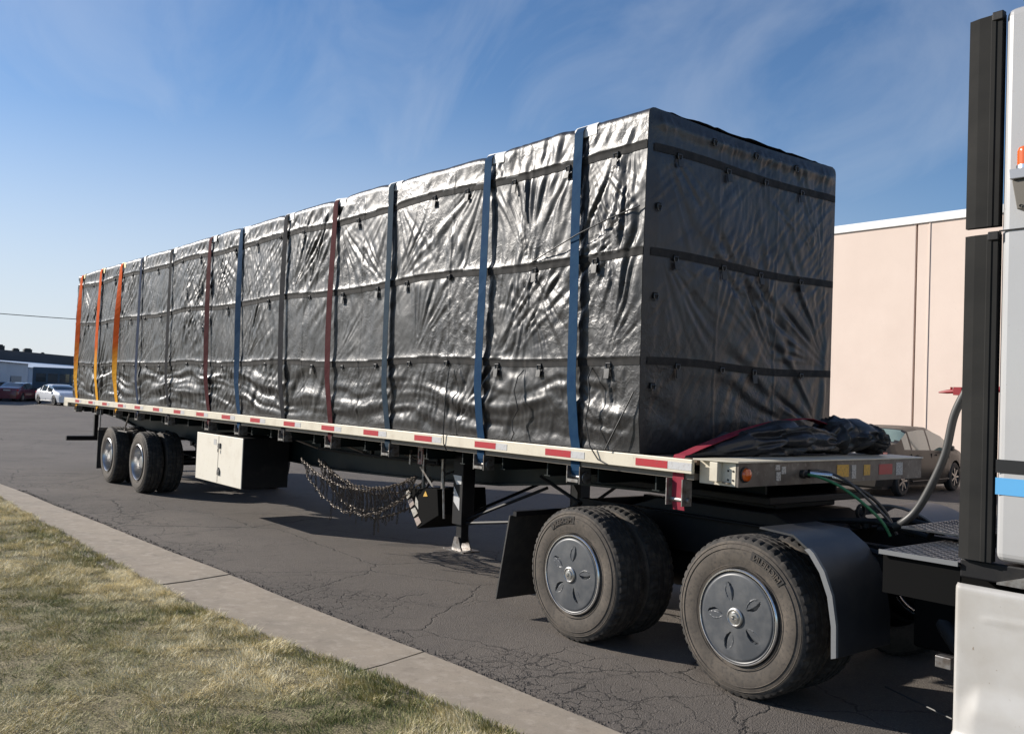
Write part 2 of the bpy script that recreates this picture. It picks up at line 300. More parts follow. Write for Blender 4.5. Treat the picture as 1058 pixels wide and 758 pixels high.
# lawn soil
SOIL = mat('thatch', (.22, .18, .095), .95, noise=[(1.5, .4, .7, (.13, .13, .045)), (55, .45, .62, (.06, .05, .028)), (90, .5, .65, (.42, .35, .2))], bump=(60, .6, .01))
m = MB(); v = []; f = []; gx = np.concatenate([np.linspace(-60, 2, 20), np.linspace(3, 20, 69), np.linspace(22, 60, 8)])
for i, x in enumerate(gx):
    for j, (dy, z) in enumerate(((0.03, .0), (-.03, .022), (-.4, .04), (-1.5, .05), (-8, .06), (-300, .06))): v.append((x, yout(x) + dy + (random.uniform(-.012, .012) if j < 2 else 0), z))
for i in range(len(gx) - 1):
    for j in range(5): f.append((i * 6 + j, i * 6 + j + 1, (i + 1) * 6 + j + 1, (i + 1) * 6 + j))
m.add(v, f); struct(m.build('lawn', SOIL, loc=(0, 0, 0)))
def grass():
    m = bpy.data.materials.new('dry_grass'); m.use_nodes = True; t = m.node_tree; b = t.nodes['Principled BSDF']
    a = t.nodes.new('ShaderNodeAttribute'); a.attribute_name = 'tint'; r = t.nodes.new('ShaderNodeValToRGB'); e = r.color_ramp.elements
    e[0].position = 0; e[0].color = (.075, .105, .025, 1); e[1].position = 1; e[1].color = (.85, .76, .52, 1)
    for p, c in ((.3, (.16, .19, .055)), (.5, (.30, .29, .11)), (.72, (.50, .43, .22))): x = e.new(p); x.color = (*c, 1)
    t.links.new(a.outputs['Fac'], r.inputs[0]); t.links.new(r.outputs[0], b.inputs['Base Color']); b.inputs['Roughness'].default_value = .7; b.inputs['Specular IOR Level'].default_value = .25
    rg = np.random.default_rng(3); ps = []; 
    for (n, x0, x1, d0, d1) in ((330000, 11.5, 18.0, -.02, 3.4), (150000, 5, 11.5, -.02, 3.2), (70000, -6, 5, 0, 4.5)):
        X = rg.uniform(x0, x1, n); D = rg.uniform(d0, d1, n); Y = np.interp(X, _gx, _gy) - D + .015 + .03 * (fbm(X * 3, X * 0, 5) - .5) * 2; ps.append(np.stack([X, Y, np.full(n, 1 if x0 > 11 else 1.35 if x0 > 4 else 2.0)], 1))
    p = np.concatenate(ps); n = len(p)
    cl = fbm(p[:, 0] * 5, p[:, 1] * 5, 21, 4); p1 = fbm(p[:, 0] * 1.1, p[:, 1] * 1.3, 33, 3); keep = rg.random(n) < np.clip((cl - .2) * 3.2, .45, 1); p = p[keep]; cl = cl[keep]; p1 = p1[keep]; n = len(p)
    print('blades', n)
    h = rg.uniform(.018, .05, n) * (.5 + 1.2 * cl) * p[:, 2] ** .4; wd = rg.uniform(.0010, .0023, n) * p[:, 2]
    az = rg.uniform(0, 2 * PI, n); ln = rg.uniform(.2, 1.3, n) * h; la = fbm(p[:, 0] * 4, p[:, 1] * 4, 55, 2) * 14 + rg.normal(0, .9, n)
    base = np.stack([p[:, 0], p[:, 1], np.full(n, .025)], 1); sd = np.stack([np.cos(az), np.sin(az), 0 * az], 1); ld = np.stack([np.cos(la), np.sin(la), 0 * la], 1); up = np.array([0, 0, 1.])
    V = np.stack([base - sd * wd[:, None], base + sd * wd[:, None], base + sd * wd[:, None] * .8 + ld * (ln * .35)[:, None] + up * (h * .6)[:, None], base - sd * wd[:, None] * .8 + ld * (ln * .35)[:, None] + up * (h * .6)[:, None], base + ld * ln[:, None] + up * h[:, None]], 1)
    i = np.arange(n)[:, None] * 5; q = np.concatenate([i + [0, 1, 2], i + [0, 2, 3], i + [3, 2, 4]])
    tint = np.clip(.72 + 1.5 * (p1 - .47) + 1.0 * (cl - .47) + rg.normal(0, .2, n), 0, 1); tint = np.repeat(tint, 5)
    o = fast_mesh('grass', V.reshape(-1, 3), q, [m], smooth=False, attrs={'tint': tint}); o['kind'] = 'stuff'
grass()

# ------------------------------------------------------------------ wheels
R_ = .51
def text_curve_mesh(body, size, thick):
    cu = bpy.data.curves.new('lettering', 'FONT'); cu.body = body; cu.size = size; cu.extrude = thick; cu.resolution_u = 2; cu.offset = size * .02
    o = bpy.data.objects.new('lettering', cu); C.objects.link(o); dg = bpy.context.evaluated_depsgraph_get(); me = o.evaluated_get(dg).to_mesh()
    V = [v.co.copy() for v in me.vertices]; F = [tuple(p.vertices) for p in me.polygons]; o.evaluated_get(dg).to_mesh_clear(); bpy.data.objects.remove(o); bpy.data.curves.remove(cu); return V, F
CACHE = {}
def copy_part(name, src, parent, loc):
    o = src.copy(); C.objects.link(o); o.name = name; o.parent = parent; o.location = Vector(loc) - wloc(parent); return o
def tyre_profile(sgn):
    # y measured inward (+) from the outer face for sgn=1
    p = [(.045, .295), (.012, .31), (.0, .35), (-.006, .40), (.0, .445), (.014, .478), (.024, .500), (.04, .508)]
    t = [(.075, .51), (.08, .499), (.088, .499), (.093, .51), (.135, .511), (.14, .499), (.148, .499), (.153, .511), (.195, .51), (.2, .499), (.208, .499), (.213, .51)]
    q = [(.288 - a, r) for a, r in reversed(p)]
    return p, t, q
def make_tyre(parent, x, y0, z, sgn, text_ang=None):
    """y0 = outer face plane, sgn=+1 when the tyre extends to +y"""
    key = 'tyre%d' % sgn
    if key not in CACHE:
        m = MB(); p, t, q = tyre_profile(sgn); prof = [(a * sgn, r) for a, r in p + t + q]; NP = len(prof); sh = {6: -.010, 7: -.014, NP - 7: -.010, NP - 8: -.014}
        m.lathe(prof, (0, 0, 0), 216, 0, rad=lambda i, j: (sh.get(i, 0) if (j % 4 == 0) else 0) + (-.004 if 8 <= i <= 19 and (j % 4 == 1) and i in (8, 11, 12, 15, 16, 19) else 0))
        k = NP - 1
        m.m = [1 if 5 <= (fi % k) <= k - 6 else 0 for fi in range(len(m.f))]
        for rr in (.325, .432, .462): m.lathe([(.002 * sgn - .004 * sgn + (.006 if rr > .44 else 0) * sgn, rr - .003), (-.007 * sgn + (.009 if rr > .44 else 0) * sgn, rr), (-.002 * sgn + (.009 if rr > .44 else 0) * sgn, rr + .003)], (0, 0, 0), 96, 0)
        CACHE[key] = m
        o = m.build('tyre', [TYRE, TYRET], parent, smooth=True, loc=(0, 0, 0)); o.location = Vector((x, y0, z)) - wloc(parent); CACHE[key] = o
    else: o = copy_part('tyre', CACHE[key], parent, (x, y0, z))
    return o
def bend_text(body, size, r0, ang, mirror, y):
    V, F = text_curve_mesh(body, size, .0016); X = [v.x for v in V]; xm = (min(X) + max(X)) / 2; o = []
    for v in V:
        u = (v.x - xm) * (-1 if mirror else 1); a = math.radians(ang) - u / r0; r = r0 + v.y
        o.append((r * math.cos(a), y - v.z, r * math.sin(a)))
    return o, [f[::-1] for f in F] if not mirror else F, (max(X) - min(X)) / r0
def side_text(parent, x, y0, z, ang, tail_ang):
    m = MB(); n = 30; v = []; f = []                     # darker plate behind the raised letters
    o, F, wdt = bend_text('MICHELIN', .050, .395, ang, True, -.0115); hw = wdt / 2 + .05
    for i in range(n + 1):
        a = math.radians(ang) + hw - 2 * hw * i / n
        for r, yy in ((.384, -.0035), (.387, -.0092), (.439, -.0078), (.442, 0)): v.append((r * math.cos(a), yy, r * math.sin(a)))
    for i in range(n):
        for j in range(3): f.append((i * 4 + j, i * 4 + j + 1, i * 4 + j + 5, i * 4 + j + 4))
    f += [(0, 3, 2, 1), tuple(n * 4 + j for j in range(4))]
    m.add(v, f, 0); m.add(o, F, 1)
    m.v = [(a + x, b + y0, c + z) for a, b, c in m.v]
    m.build('tyre_lettering', [TYRET, TYRE], parent)
def wheel(parent, x, y, z, kind, near=True, text=None, spin=0):
    """dual wheel; y = plane of the outer tyre face. kind 'cover' or 'rim'."""
    s = 1 if near else -1; key = kind + str(s)
    if key not in CACHE:
        m = MB()
        if kind == 'rim':
            m.lathe([(-.002 * s, .300), (-.008 * s, .292), (.0, .285), (.03 * s, .278), (.15 * s, .262), (.165 * s, .24), (.168 * s, .12), (.10 * s, .105), (.06 * s, .098), (.055 * s, .06), (.055 * s, 0.001)], (0, 0, 0), 72)
            for k in range(10): a = k * PI / 5; m.lathe([(.168 * s, .018), (.13 * s, .018), (.125 * s, .012), (.125 * s, .001)], (.17 * math.cos(a), 0, .17 * math.sin(a)), 8)
            o = m.build('wheel', [POLISH], parent, smooth=True, loc=(0, 0, 0))
        else:
            m.lathe([(.03 * s, .300), (-.004 * s, .302), (-.012 * s, .296), (-.012 * s, .290), (-.002 * s, .284), (.02 * s, .284)], (0, 0, 0), 96, 0)
            o = m.build('wheel', [CHROME], parent, smooth=True, loc=(0, 0, 0))
        o.location = Vector((x, y, z)) - wloc(parent); CACHE[key] = o
    else: o = copy_part('wheel', CACHE[key], parent, (x, y, z))
    make_tyre(o, x, y + .0 * s, z, s); make_tyre(o, x, y + .335 * s, z, s)
    if kind == 'cover':
        ck = 'cv' + str(s)
        if ck not in CACHE:
            nr, na = 44, 300; rr = np.linspace(.052, .283, nr); aa = np.arange(na) / na * 2 * PI; RR, AA = np.meshgrid(rr, aa, indexing='ij')
            H = -.012 - .010 * (1 - (RR / .283) ** 2) + .006 * np.exp(-((RR - .275) / .006) ** 2)     # proud, slightly domed
            for k in range(5):
                d = (AA - (2 * PI * k / 5 + .30) + PI) % (2 * PI) - PI; t = np.clip((RR - .105) / .115, 0, 1); hw = .06 + .46 * np.sin(np.clip(t, 0, 1) * PI) ** .7 * (1 - .45 * t)
                ins = (RR > .103) & (RR < .222) & (d > -.5 * hw) & (d < hw * .5 + .001); u = np.clip((d + .5 * hw) / hw, 0, 1)
                H = np.where(ins, H + .020 * np.clip(1 - u / .34, 0, 1) ** .7 + .0015, H); H = np.where(ins & (u > .93), H - .004, H)
            V = np.stack([RR * np.cos(AA), H * s, RR * np.sin(AA)], -1).reshape(-1, 3); i = np.arange(nr - 1)[:, None] * na; j = np.arange(na)[None, :]; j2 = (j + 1) % na
            F = np.stack([i + j, i + j2, i + na + j2, i + na + j], -1).reshape(-1, 4)
            c = fast_mesh('wheel_cover', V, F, [COVER], o, smooth=True); c.data.set_sharp_from_angle(angle=math.radians(32))
            m = MB(); m.lathe([(.0, .062), (-.030 * s, .060), (-.036 * s, .052), (-.030 * s, .046), (-.030 * s, .036), (-.040 * s, .030), (-.042 * s, .014), (-.032 * s, .010), (-.032 * s, .001)], (0, 0, 0), 40)
            h = m.build('hub_cap', [ALU], o, smooth=True, loc=(0, 0, 0)); CACHE[ck] = (c, h); cc, hh = c, h
            c.location = Vector((x, y, z)) - wloc(o); h.location = Vector((x, y, z)) - wloc(o)
        else: cc = copy_part('wheel_cover', CACHE[ck][0], o, (x, y, z)); hh = copy_part('hub_cap', CACHE[ck][1], o, (x, y, z))
        cc.rotation_euler = (0, spin, 0)
    if text is not None: side_text(o, x, y, z, text, 0)
    return o

# ------------------------------------------------------------------ trailer
DZ = 1.475; W = 2.59
T = thing('flatbed_trailer', 'long flatbed trailer with cream side rail and red and silver reflective tape', 'trailer', (8.5, 1.3, 0))
def P(mb, name, mats, **k): return mb.build(name, mats, k.pop('parent', T), **k)
m = MB(); m.box(.02, 16.86, .05, W - .05, 1.44, DZ - .006); m.box(16.86, 17.16, .102, W - .102, 1.44, DZ - .004) if 0 else m.prism([(16.86, .102), (17.158, .102), (17.158, W - .102), (16.86, W - .102)], 2, 1.44, DZ - .004)
P(m, 'deck', mat('deck_boards', (.16, .11, .075), .8, noise=(6, .4, .7, (.08, .055, .04))))
for nm, y0, s in (('near', 0, 1), ('far', W, -1)):
    m = MB(); m.box(0, 16.86, min(y0, y0 + .03 * s), max(y0, y0 + .03 * s), 1.378, DZ); P(m, 'side_rail', CREAM, bevel=.004)
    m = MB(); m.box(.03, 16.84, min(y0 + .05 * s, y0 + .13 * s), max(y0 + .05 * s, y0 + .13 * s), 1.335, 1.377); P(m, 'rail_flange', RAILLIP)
for k in range(24):
    x = .25 + k * .7; x = x + .18 * (min(abs(x - q) for q in (.83, 2.32, 3.56, 4.80, 6.33, 8.02, 9.10, 10.45, 11.66, 12.88, 14.45, 15.67, 16.71)) < .12)
    m = MB(); m.box(x, x + .05, .0305, .0495, 1.39, 1.465); P(m, 'spacer_block', CREAM)
# reflective tape
starts = [16.34 - .965 * k for k in range(17)]; 
for k, x in enumerate(starts):
    x += random.uniform(-.02, .02)
    m = MB(); m.box(x, x + .30, -.0025, -.0002, 1.398, 1.45); P(m, 'reflective_tape', REDT)
    m = MB(); m.box(x + .303, x + .303 + (.21 if k == 0 else .15), -.0025, -.0002, 1.398, 1.45); P(m, 'reflective_tape', SILT)
m = MB(); m.box(-.0, .02, .03, W - .03, 1.30, 1.44); P(m, 'rear_beam', CREAM, bevel=.003)
m = MB(); m.box(.0, .30, -.001, .028, 1.30, 1.377); m.box(.0, .05, -.004, -.001, 1.31, 1.44); P(m, 'corner_bracket', CREAM)
# nose
m = MB(); m.box(16.862, 17.16, .085, .10, 1.318, DZ - .002); m.box(17.16, 17.18, .085, W - .085, 1.318, DZ - .001); m.box(16.862, 17.16, W - .10, W - .085, 1.318, DZ - .002)
P(m, 'nose_panel', [ALUD])
m = MB(); m.prism([(16.865, .0), (17.19, .07), (17.19, W - .07), (16.865, W)], 2, DZ + .0005, DZ + .012); P(m, 'nose_cap', CREAM, bevel=.003)
m = MB(); m.box(16.862, 17.158, .082, .0845, 1.32, DZ - .004); P(m, 'nose_side', CREAM)
m = MB(); m.box(16.985, 17.05, .030, .0815, 1.345, DZ - .003); P(m, 'stake_pocket', CREAM, bevel=.003)
m = MB(); m.prism([(17.05, .0815), (17.12, .0815), (17.12, .05)], 2, 1.335, 1.345); P(m, 'bracket', STEELG)
for zz in (1.36, 1.42): 
    for xx in (17.10, 17.14): m = MB(); m.lathe([(0, .007), (-.004, .007), (-.004, .0001)], (xx, .082, zz), 8, axis=1); P(m, 'rivet', BLACK)
m = MB(); m.lathe([(.0, .052), (.012, .052), (.014, .046)], (17.18, .15, 1.40), 28, axis=0, mi=1); m.lathe([(.012, .044), (.028, .040), (.038, .026), (.041, .0001)], (17.18, .15, 1.40), 28, axis=0)
P(m, 'marker_lamp', [AMBER, PLAST], smooth=True)
PLATE = mat('data_plate', (.5, .49, .47), .5, noise=(120, .5, .6, (.15, .15, .15))); YEL = mat('yellow_sticker', (.6, .35, .05), .5, noise=(60, .5, .7, (.3, .2, .06)))
for (y, z, ww, hh, mm) in ((.50, 1.38, .05, .06, PLATE), (.56, 1.42, .05, .05, PLATE), (.49, 1.44, .05, .035, PLATE), (1.25, 1.40, .16, .09, YEL), (1.45, 1.39, .06, .10, PLATE), (1.62, 1.40, .09, .08, YEL), (1.84, 1.40, .2, .08, REDT), (2.1, 1.40, .1, .1, PLATE)):
    m = MB(); m.box(17.1805, 17.1825, y, y + ww, z - hh / 2, z + hh / 2); P(m, 'sticker', mm)
m = MB(); m.lathe([(0, .03), (.03, .03), (.035, .02), (.06, .02)], (17.181, .80, 1.39), 16, axis=0); P(m, 'air_socket', PLAST, smooth=True); m = MB(); m.box(17.181, 17.20, .88, .99, 1.36, 1.42); P(m, 'cable_socket', PLAST)
# beams
bz = [(.3, 1.18), (1.6, 1.1), (2.6, .98), (6, .90), (10.5, .86), (12.6, .93), (13.9, 1.0), (15, 1.12), (16.9, 1.18)]
for y in (.78, 1.70):
    m = MB(); m.prism([(16.9, 1.334), (.3, 1.334)] + bz, 1, y, y + .02); m.prism([(x, z) for x, z in bz] + [(x, z - .02) for x, z in reversed(bz)], 1, y - .07, y + .09); P(m, 'main_beam', CHASSIS)
for k in range(28):
    m = MB(); x = .5 + k * .59; m.box(x, x + .012, .12, W - .12, 1.225, 1.333); m.box(x - .03, x + .04, .12, W - .12, 1.218, 1.2245); P(m, 'crossmember', CHASSIS)
m = MB(); m.box(15.3, 17.05, .62, 1.96, 1.16, 1.215); m.box(15.6, 16.9, .9, 1.7, 1.10, 1.159); P(m, 'coupler_plate', BLACK, bevel=.01)
# rear guard, flap, suspension
m = MB(); m.box(.18, .28, .02, W - .02, .585, .68); 
for y in (.55, 1.95): m.box(.2, .28, y, y + .08, .681, 1.3)
P(m, 'rear_guard', BLACK, bevel=.006)
for y in (.02, W - .64):
    m = MB(); m.box(2.56, 2.575, y, y + .62, .20, .92); P(m, 'mud_flap', RUBBER); m = MB(); m.box(2.55, 2.60, y - .0, y + .8, .921, .97); m.tube([(2.6, y + .02, .97), (2.6, y + .02, 1.3)], .012); P(m, 'flap_bracket', STEELG)
for x in (3.26, 4.99):
    m = MB(); m.tube([(x, .35, .51), (x, W - .35, .51)], .065, 12); P(m, 'axle', BLACK, smooth=True)
    wheel(T, x, .02, .51, 'rim', True); wheel(T, x, W - .02, .51, 'rim', False)
m = MB()
for y in (.72, 1.78):
    for x in (2.6, 4.1, 5.8): m.prism([(x - .12, 1.0), (x + .12, 1.0), (x + .05, .62), (x - .05, .62)], 1, y, y + .06)
    for x in (3.26, 4.99):
        for k in range(4): m.box(x - .55 + .07 * k, x + .55 - .07 * k, y - .02, y + .06, .63 - k * .014, .643 - k * .014)
P(m, 'suspension', BLACK)
m = MB(); m.lathe([(0, .001), (0, .13), (.7, .13), (.7, .001)], (6.2, 1.3, .86), 20, axis=0); P(m, 'air_tank', BLACK, smooth=True)
m = MB(); m.tube([(4.3, .06, 1.30), (4.15, .05, 1.08), (4.0, .08, 1.0), (3.9, .3, 1.02)], .014); m.box(3.72, 4.25, .04, .16, .965, .985); P(m, 'air_line', STEELG)
# toolbox
m = MB(); m.box(7.63, 9.28, .05, .70, .50, 1.16, 1); m.box(7.63, 9.283, .036, .049, .497, 1.163, 0); TB = P(m, 'toolbox', [WHITE, BLACK], bevel=.006)
DK = mat('dark_sticker', (.06, .055, .05), .5)
m = MB(); m.box(8.46, 8.54, .018, .0355, .985, 1.055); m.box(8.49, 8.51, .006, .0175, .93, .98); m.build('latch', DK, TB, bevel=.004)
m = MB(); m.box(8.47, 8.55, .018, .0355, .615, .67); m.prism([(8.46, .67), (8.56, .67), (8.51, .72)], 1, .02, .0355); m.build('latch', DK, TB, bevel=.003)
m = MB(); m.box(8.28, 8.38, .034, .0355, 1.02, 1.10); m.build('warning_label', PLATE, TB)
m = MB(); m.tube([(8.46, .034, 1.15), (8.46, .034, .51)], .0022, 4); m.build('door_seam', DK, TB)
# landing gear
for y, nn in ((.44, 0), (2.02, 1)):
    m = MB(); m.box(13.50, 13.66, y, y + .15, .58, 1.26); m.box(13.535, 13.625, y + .03, y + .12, .40, .579); L_ = P(m, 'landing_leg', BLACK, bevel=.006)
    m = MB(); m.box(13.40, 13.74, y - .02, y + .18, .32, .335); m.prism([(13.50, .336), (13.66, .336), (13.60, .46), (13.54, .46)], 1, y + .01, y + .025); m.prism([(13.50, .336), (13.66, .336), (13.60, .46), (13.54, .46)], 1, y + .125, y + .14); m.build('foot', STEELG, L_)
    m = MB(); m.add([(13.497, y - .003, 1.06), (13.64, y - .003, 1.06), (13.64, y - .003, .98), (13.56, y - .003, .97), (13.52, y - .003, .95), (13.62, y - .003, .72), (13.62, y - .003, .84), (13.52, y - .003, .80)], [(3, 2, 1, 0), (4, 7, 5, 6)]); m.build('reflective_tape', SILT, L_)
m = MB(); m.tube([(13.38, .40, 1.08), (13.38, .40, 1.02), (13.42, .40, .62)], .011, 8); m.tube([(13.38, .40, 1.05), (13.38, .55, 1.08)], .012, 8); P(m, 'crank_handle', STEELG, smooth=True)
for a, b in (((13.62, .5, .62), (14.5, .80, 1.02)), ((13.62, 2.06, .62), (14.5, 1.75, 1.02)), ((13.6, .58, .68), (13.6, 2.0, 1.1)), ((13.66, .5, .60), (14.65, .6, .74)), ((14.6, .62, 1.14), (15.1, .66, .95)), ((14.65, .6, .74), (15.1, .64, .95))):
    m = MB(); m.tube([a, b], .016, 6); P(m, 'brace', BLACK)
# slanted rack box with reflective squares
m = MB(); m.prism([(12.68, .84), (13.30, .90), (13.34, .64), (12.97, .46)], 1, .39, 1.0); RB = P(m, 'storage_box', mat('matt_black', (.006, .006, .006), .9, spec=.08), bevel=.006)
p0 = Vector((12.70, .82)); p1 = Vector((12.975, .48))
for k in range(4):
    a = p0.lerp(p1, k / 4 + .02); b = p0.lerp(p1, k / 4 + .23); m = MB(); m.prism([(a.x, a.y), (b.x, b.y), (b.x + .075, b.y + .05), (a.x + .075, a.y + .03)], 1, .384, .3895); m.build('reflective_square', mat('worn_square_%d' % (k % 2), ((.42, .40, .36), (.38, .30, .27))[k % 2], .5, noise=(30, .45, .7, (.2, .17, .12))), RB)
m = MB(); m.prism([(12.92, .79), (12.97, .74), (12.98, .66), (12.92, .70)], 1, .384, .3895); m.build('reflective_square', mat('worn_square_0'), RB)
m = MB(); m.prism([(13.06, .80), (13.14, .81), (13.10, .86)], 1, .384, .3895); m.build('warning_triangle', YEL, RB)
for x in (12.85, 13.2): m = MB(); m.box(x, x + .03, .5, .53, .86, 1.3); P(m, 'bracket', STEELG)
m = MB(); m.add([(13.0, .36, 1.10), (13.04, .36, 1.10), (13.28, .36, .92), (13.24, .36, .92)], [(3, 2, 1, 0)]); m.box(12.9, 12.925, .3, .32, 1.12, 1.27); P(m, 'bracket', STEELG)
m = MB(); m.box(13.12, 13.20, .26, .275, 1.14, 1.31); m.box(13.145, 13.175, .258, .2595, 1.19, 1.27, 1); P(m, 'tag_plate', [mat('worn_red_tag', (.3, .12, .1), .6, noise=(30, .4, .6, (.35, .33, .3))), BLACK])
for x in (9.9, 11.3, 12.55): m = MB(); m.tube([(x, .16, 1.30), (x + .14, .75, 1.08)], .014, 6); P(m, 'brace', STEELG if x > 9 else BLACK)
m = MB(); m.tube([(10.3, .62, 1.10), (13.0, .62, 1.12)], .018, 8); P(m, 'chain_rail', BLACK)
for x in (10.35, 11.6, 12.95): m = MB(); m.box(x, x + .03, .60, .64, 1.12, 1.33); P(m, 'bracket', BLACK)

# ------------------------------------------------------------------ tarped load
X0, X1 = .52, 16.33; ZT = 4.0; YN = .034; YF = 2.50
STR = [.83, 2.32, 3.56, 4.80, 6.33, 8.02, 9.10, 10.45, 11.66, 12.88, 14.45, 15.67]
STT = [.86, 2.25, 3.55, 4.71, 6.21, 7.86, 8.97, 10.34, 11.62, 12.81, 14.45, 15.62]
BANDS = [2.16, 2.96, 3.74]
def crumple(x, z, seed, s):
    wx = x * s + 1.6 * (fbm(x * s * .8, z * s * .8, seed + 50, 2) - .5) * 2; wz = z * s + 1.6 * (fbm(x * s * .8, z * s * .8, seed + 60, 2) - .5) * 2
    return 1 - np.abs(vnoise(wx, wz, seed) * 2 - 1) * 1.6
def fold_field(x, z, fans, seed, swag=1.0, panels=None):
    """outward displacement of a tarp sheet as a height field"""
    x = np.asarray(x); z = np.asarray(z); h = np.zeros(x.shape)
    for (fx, fz, ang, spread, amp, L, k, ph) in fans:
        dx = x - fx; dz = z - fz; r = np.hypot(dx, dz) + 1e-4; th = np.arctan2(dz, dx); d = (th - ang + PI) % (2 * PI) - PI
        th2 = d + .22 * (fbm(x * 1.6 + ph, z * 1.6, seed + 7, 2) - .5)
        w_ = np.exp(-(d / spread) ** 4) * np.exp(-(r / L) ** 2.5) * np.clip(r / .12, 0, 1)
        rid = vnoise(th2 * k * 2.0 + ph * 7 + 40, np.log(r + .3) * 1.6 + ph + 9, seed + 71)
        h += .85 * amp * w_ * (rid - .45) * np.clip(r / .6, .35, 1.4)
    big = fbm(x * .9, z * 1.1, seed + 1, 3) - .5; h += .03 * big
    # swags hanging in the lowest panel
    low = np.clip((2.16 - z) / .18, 0, 1) * swag
    wz = z + .28 * (x * .9 - np.floor(x * .9 * .9) / .9) * 0 + .30 * (fbm(x * .9, z * 1.2, seed + 2, 2) - .5) * 2
    h += low * (.040 * (vnoise(x * 1.0 + 3, wz * 8.5, seed + 41) - .5) + .016 * (vnoise(x * 2.5 + wz * 4, wz * 20, seed + 43) - .5))
    cr = fbm(x * .55, z * .8, seed + 3, 2)
    c1 = crumple(x, z, seed + 11, 3.2); c2 = crumple(x + z * .5, z, seed + 15, 7.0); c3 = crumple(x, z - x * .3, seed + 19, 15.0)
    a = np.clip((cr - .38) * 4.5, .22, 1.25)
    h += a * (.006 * (c1 - .4) + .0042 * (c2 - .4) + .0016 * (c3 - .4))
    # directional creases whose direction drifts from panel to panel
    for q, (dg, sa, sl_, am) in enumerate(((82, 14, 1.2, .016), (62, 13, 1.2, .020), (105, 15, 1.4, .014), (35, 14, 1.5, .012), (70, 30, 2.2, .012), (112, 34, 2.8, .010), (90, 44, 2.4, .008), (55, 52, 3.6, .005), (84, 70, 4, .0036), (40, 30, 2.2, .009))):
        a_ = math.radians(dg); wob = .10 * (fbm(x * 1.3, z * 1.3, seed + 80 + q, 2) - .5); al = x * math.cos(a_) + z * math.sin(a_); ac = -x * math.sin(a_) + z * math.cos(a_) + wob
        h += .72 * (1 + .75 * np.clip((13 - x) / 9, 0, 1) + .4 * low) * am * (vnoise(ac * sa + 50, al * sl_ + 11 * q + 30, seed + 90 + q) - .5) * np.clip((fbm(x * .8 + 7 * q, z * 1.0, seed + 130 + q, 2) - .34) * 4.5, 0, 1.2)
    return h
def side_h(x, z):
    fans = []
    rg = random.Random(5)
    # (x, z, direction, spread, amplitude, length, frequency, phase)
    fans += [(15.02, 2.98, 1.62, .62, .075, .95, 9, .3), (15.02, 2.94, -1.35, .75, .05, .8, 8, 1.1), (15.98, 2.16, 1.05, .45, .075, 1.1, 9, 2.0), (16.25, 3.2, -2.5, .5, .045, .8, 10, .5), (16.2, 3.95, -1.75, .55, .06, 1.0, 13, 0),
             (15.7, 3.9, -1.2, .7, .035, .7, 14, 1.0), (14.0, 1.58, .75, .55, .07, .75, 7, .2), (13.35, 2.25, 1.2, .5, .055, .8, 9, 1.4), (14.9, 2.2, 1.1, .7, .05, .8, 10, .8), (16.1, 1.55, 1.9, .9, .06, .6, 8, .5),
             (11.0, 2.98, 1.05, .45, .07, .95, 10, .1), (10.55, 2.98, 1.0, .5, .055, .9, 11, .9), (9.3, 2.2, 1.1, .5, .05, .8, 9, 0), (8.1, 3.0, 1.3, .5, .05, .8, 9, .4), (6.9, 3.72, -1.3, .6, .05, .9, 12, .4), (7.6, 3.72, -1.7, .5, .05, .9, 12, .4), (7.9, 2.2, 1.9, .5, .05, .8, 11, .2)]
    for sx in STR:
        for sgn in (1, -1):
            if rg.random() < .4: continue
            fans.append((sx, rg.uniform(3.75, 4.0), -PI / 2 + sgn * rg.uniform(.35, .8), .4, rg.uniform(.015, .05), rg.uniform(.5, .9), rg.uniform(8, 13), rg.uniform(0, 3)))
            fans.append((sx + sgn * .1, rg.choice([1.55, 2.15, 2.95]), PI / 2 - sgn * rg.uniform(.3, .9), .5, rg.uniform(.012, .045), rg.uniform(.4, .95), rg.uniform(7, 12), rg.uniform(0, 3)))
    h = fold_field(x, z, fans, 100)
    for sx in STR: h -= .004 * np.exp(-((x - sx) / .14) ** 2)                       # pressed in behind each strap
    for bz_ in BANDS:
        zc = bz_ + band_sag(x); wgt = np.exp(-((z - zc) / .05) ** 2); h *= (1 - .75 * wgt)
        h += .012 * np.where(z > zc + .02, np.exp(-((z - zc - .02) / .03)), 0)         # the hem above stands proud of the band
    # box-corner ridges: the stacked cargo under the sheet
    for gx in (1.9, 4.2, 5.9, 8.4, 10.9, 12.25, 13.9, 15.05): h += .008 * np.exp(-((x - gx) / .012) ** 2)
    return h
def band_sag(x): return .018 * np.sin(np.asarray(x) * 1.9 + 1) + .02 * (fbm(np.asarray(x, float) * .8, np.asarray(x, float) * 0, 77, 2) - .5) * 2
def top_bulge(x):
    """how far the tarp roof rises between the straps"""
    x = np.asarray(x, float); d = np.min(np.abs(x[..., None] - np.array(STT)), -1)
    return .030 * (1 - np.exp(-(d / .16) ** 2)) - .008 + .03 * (fbm(x * 1.3, x * 0, 91, 3) - .5)
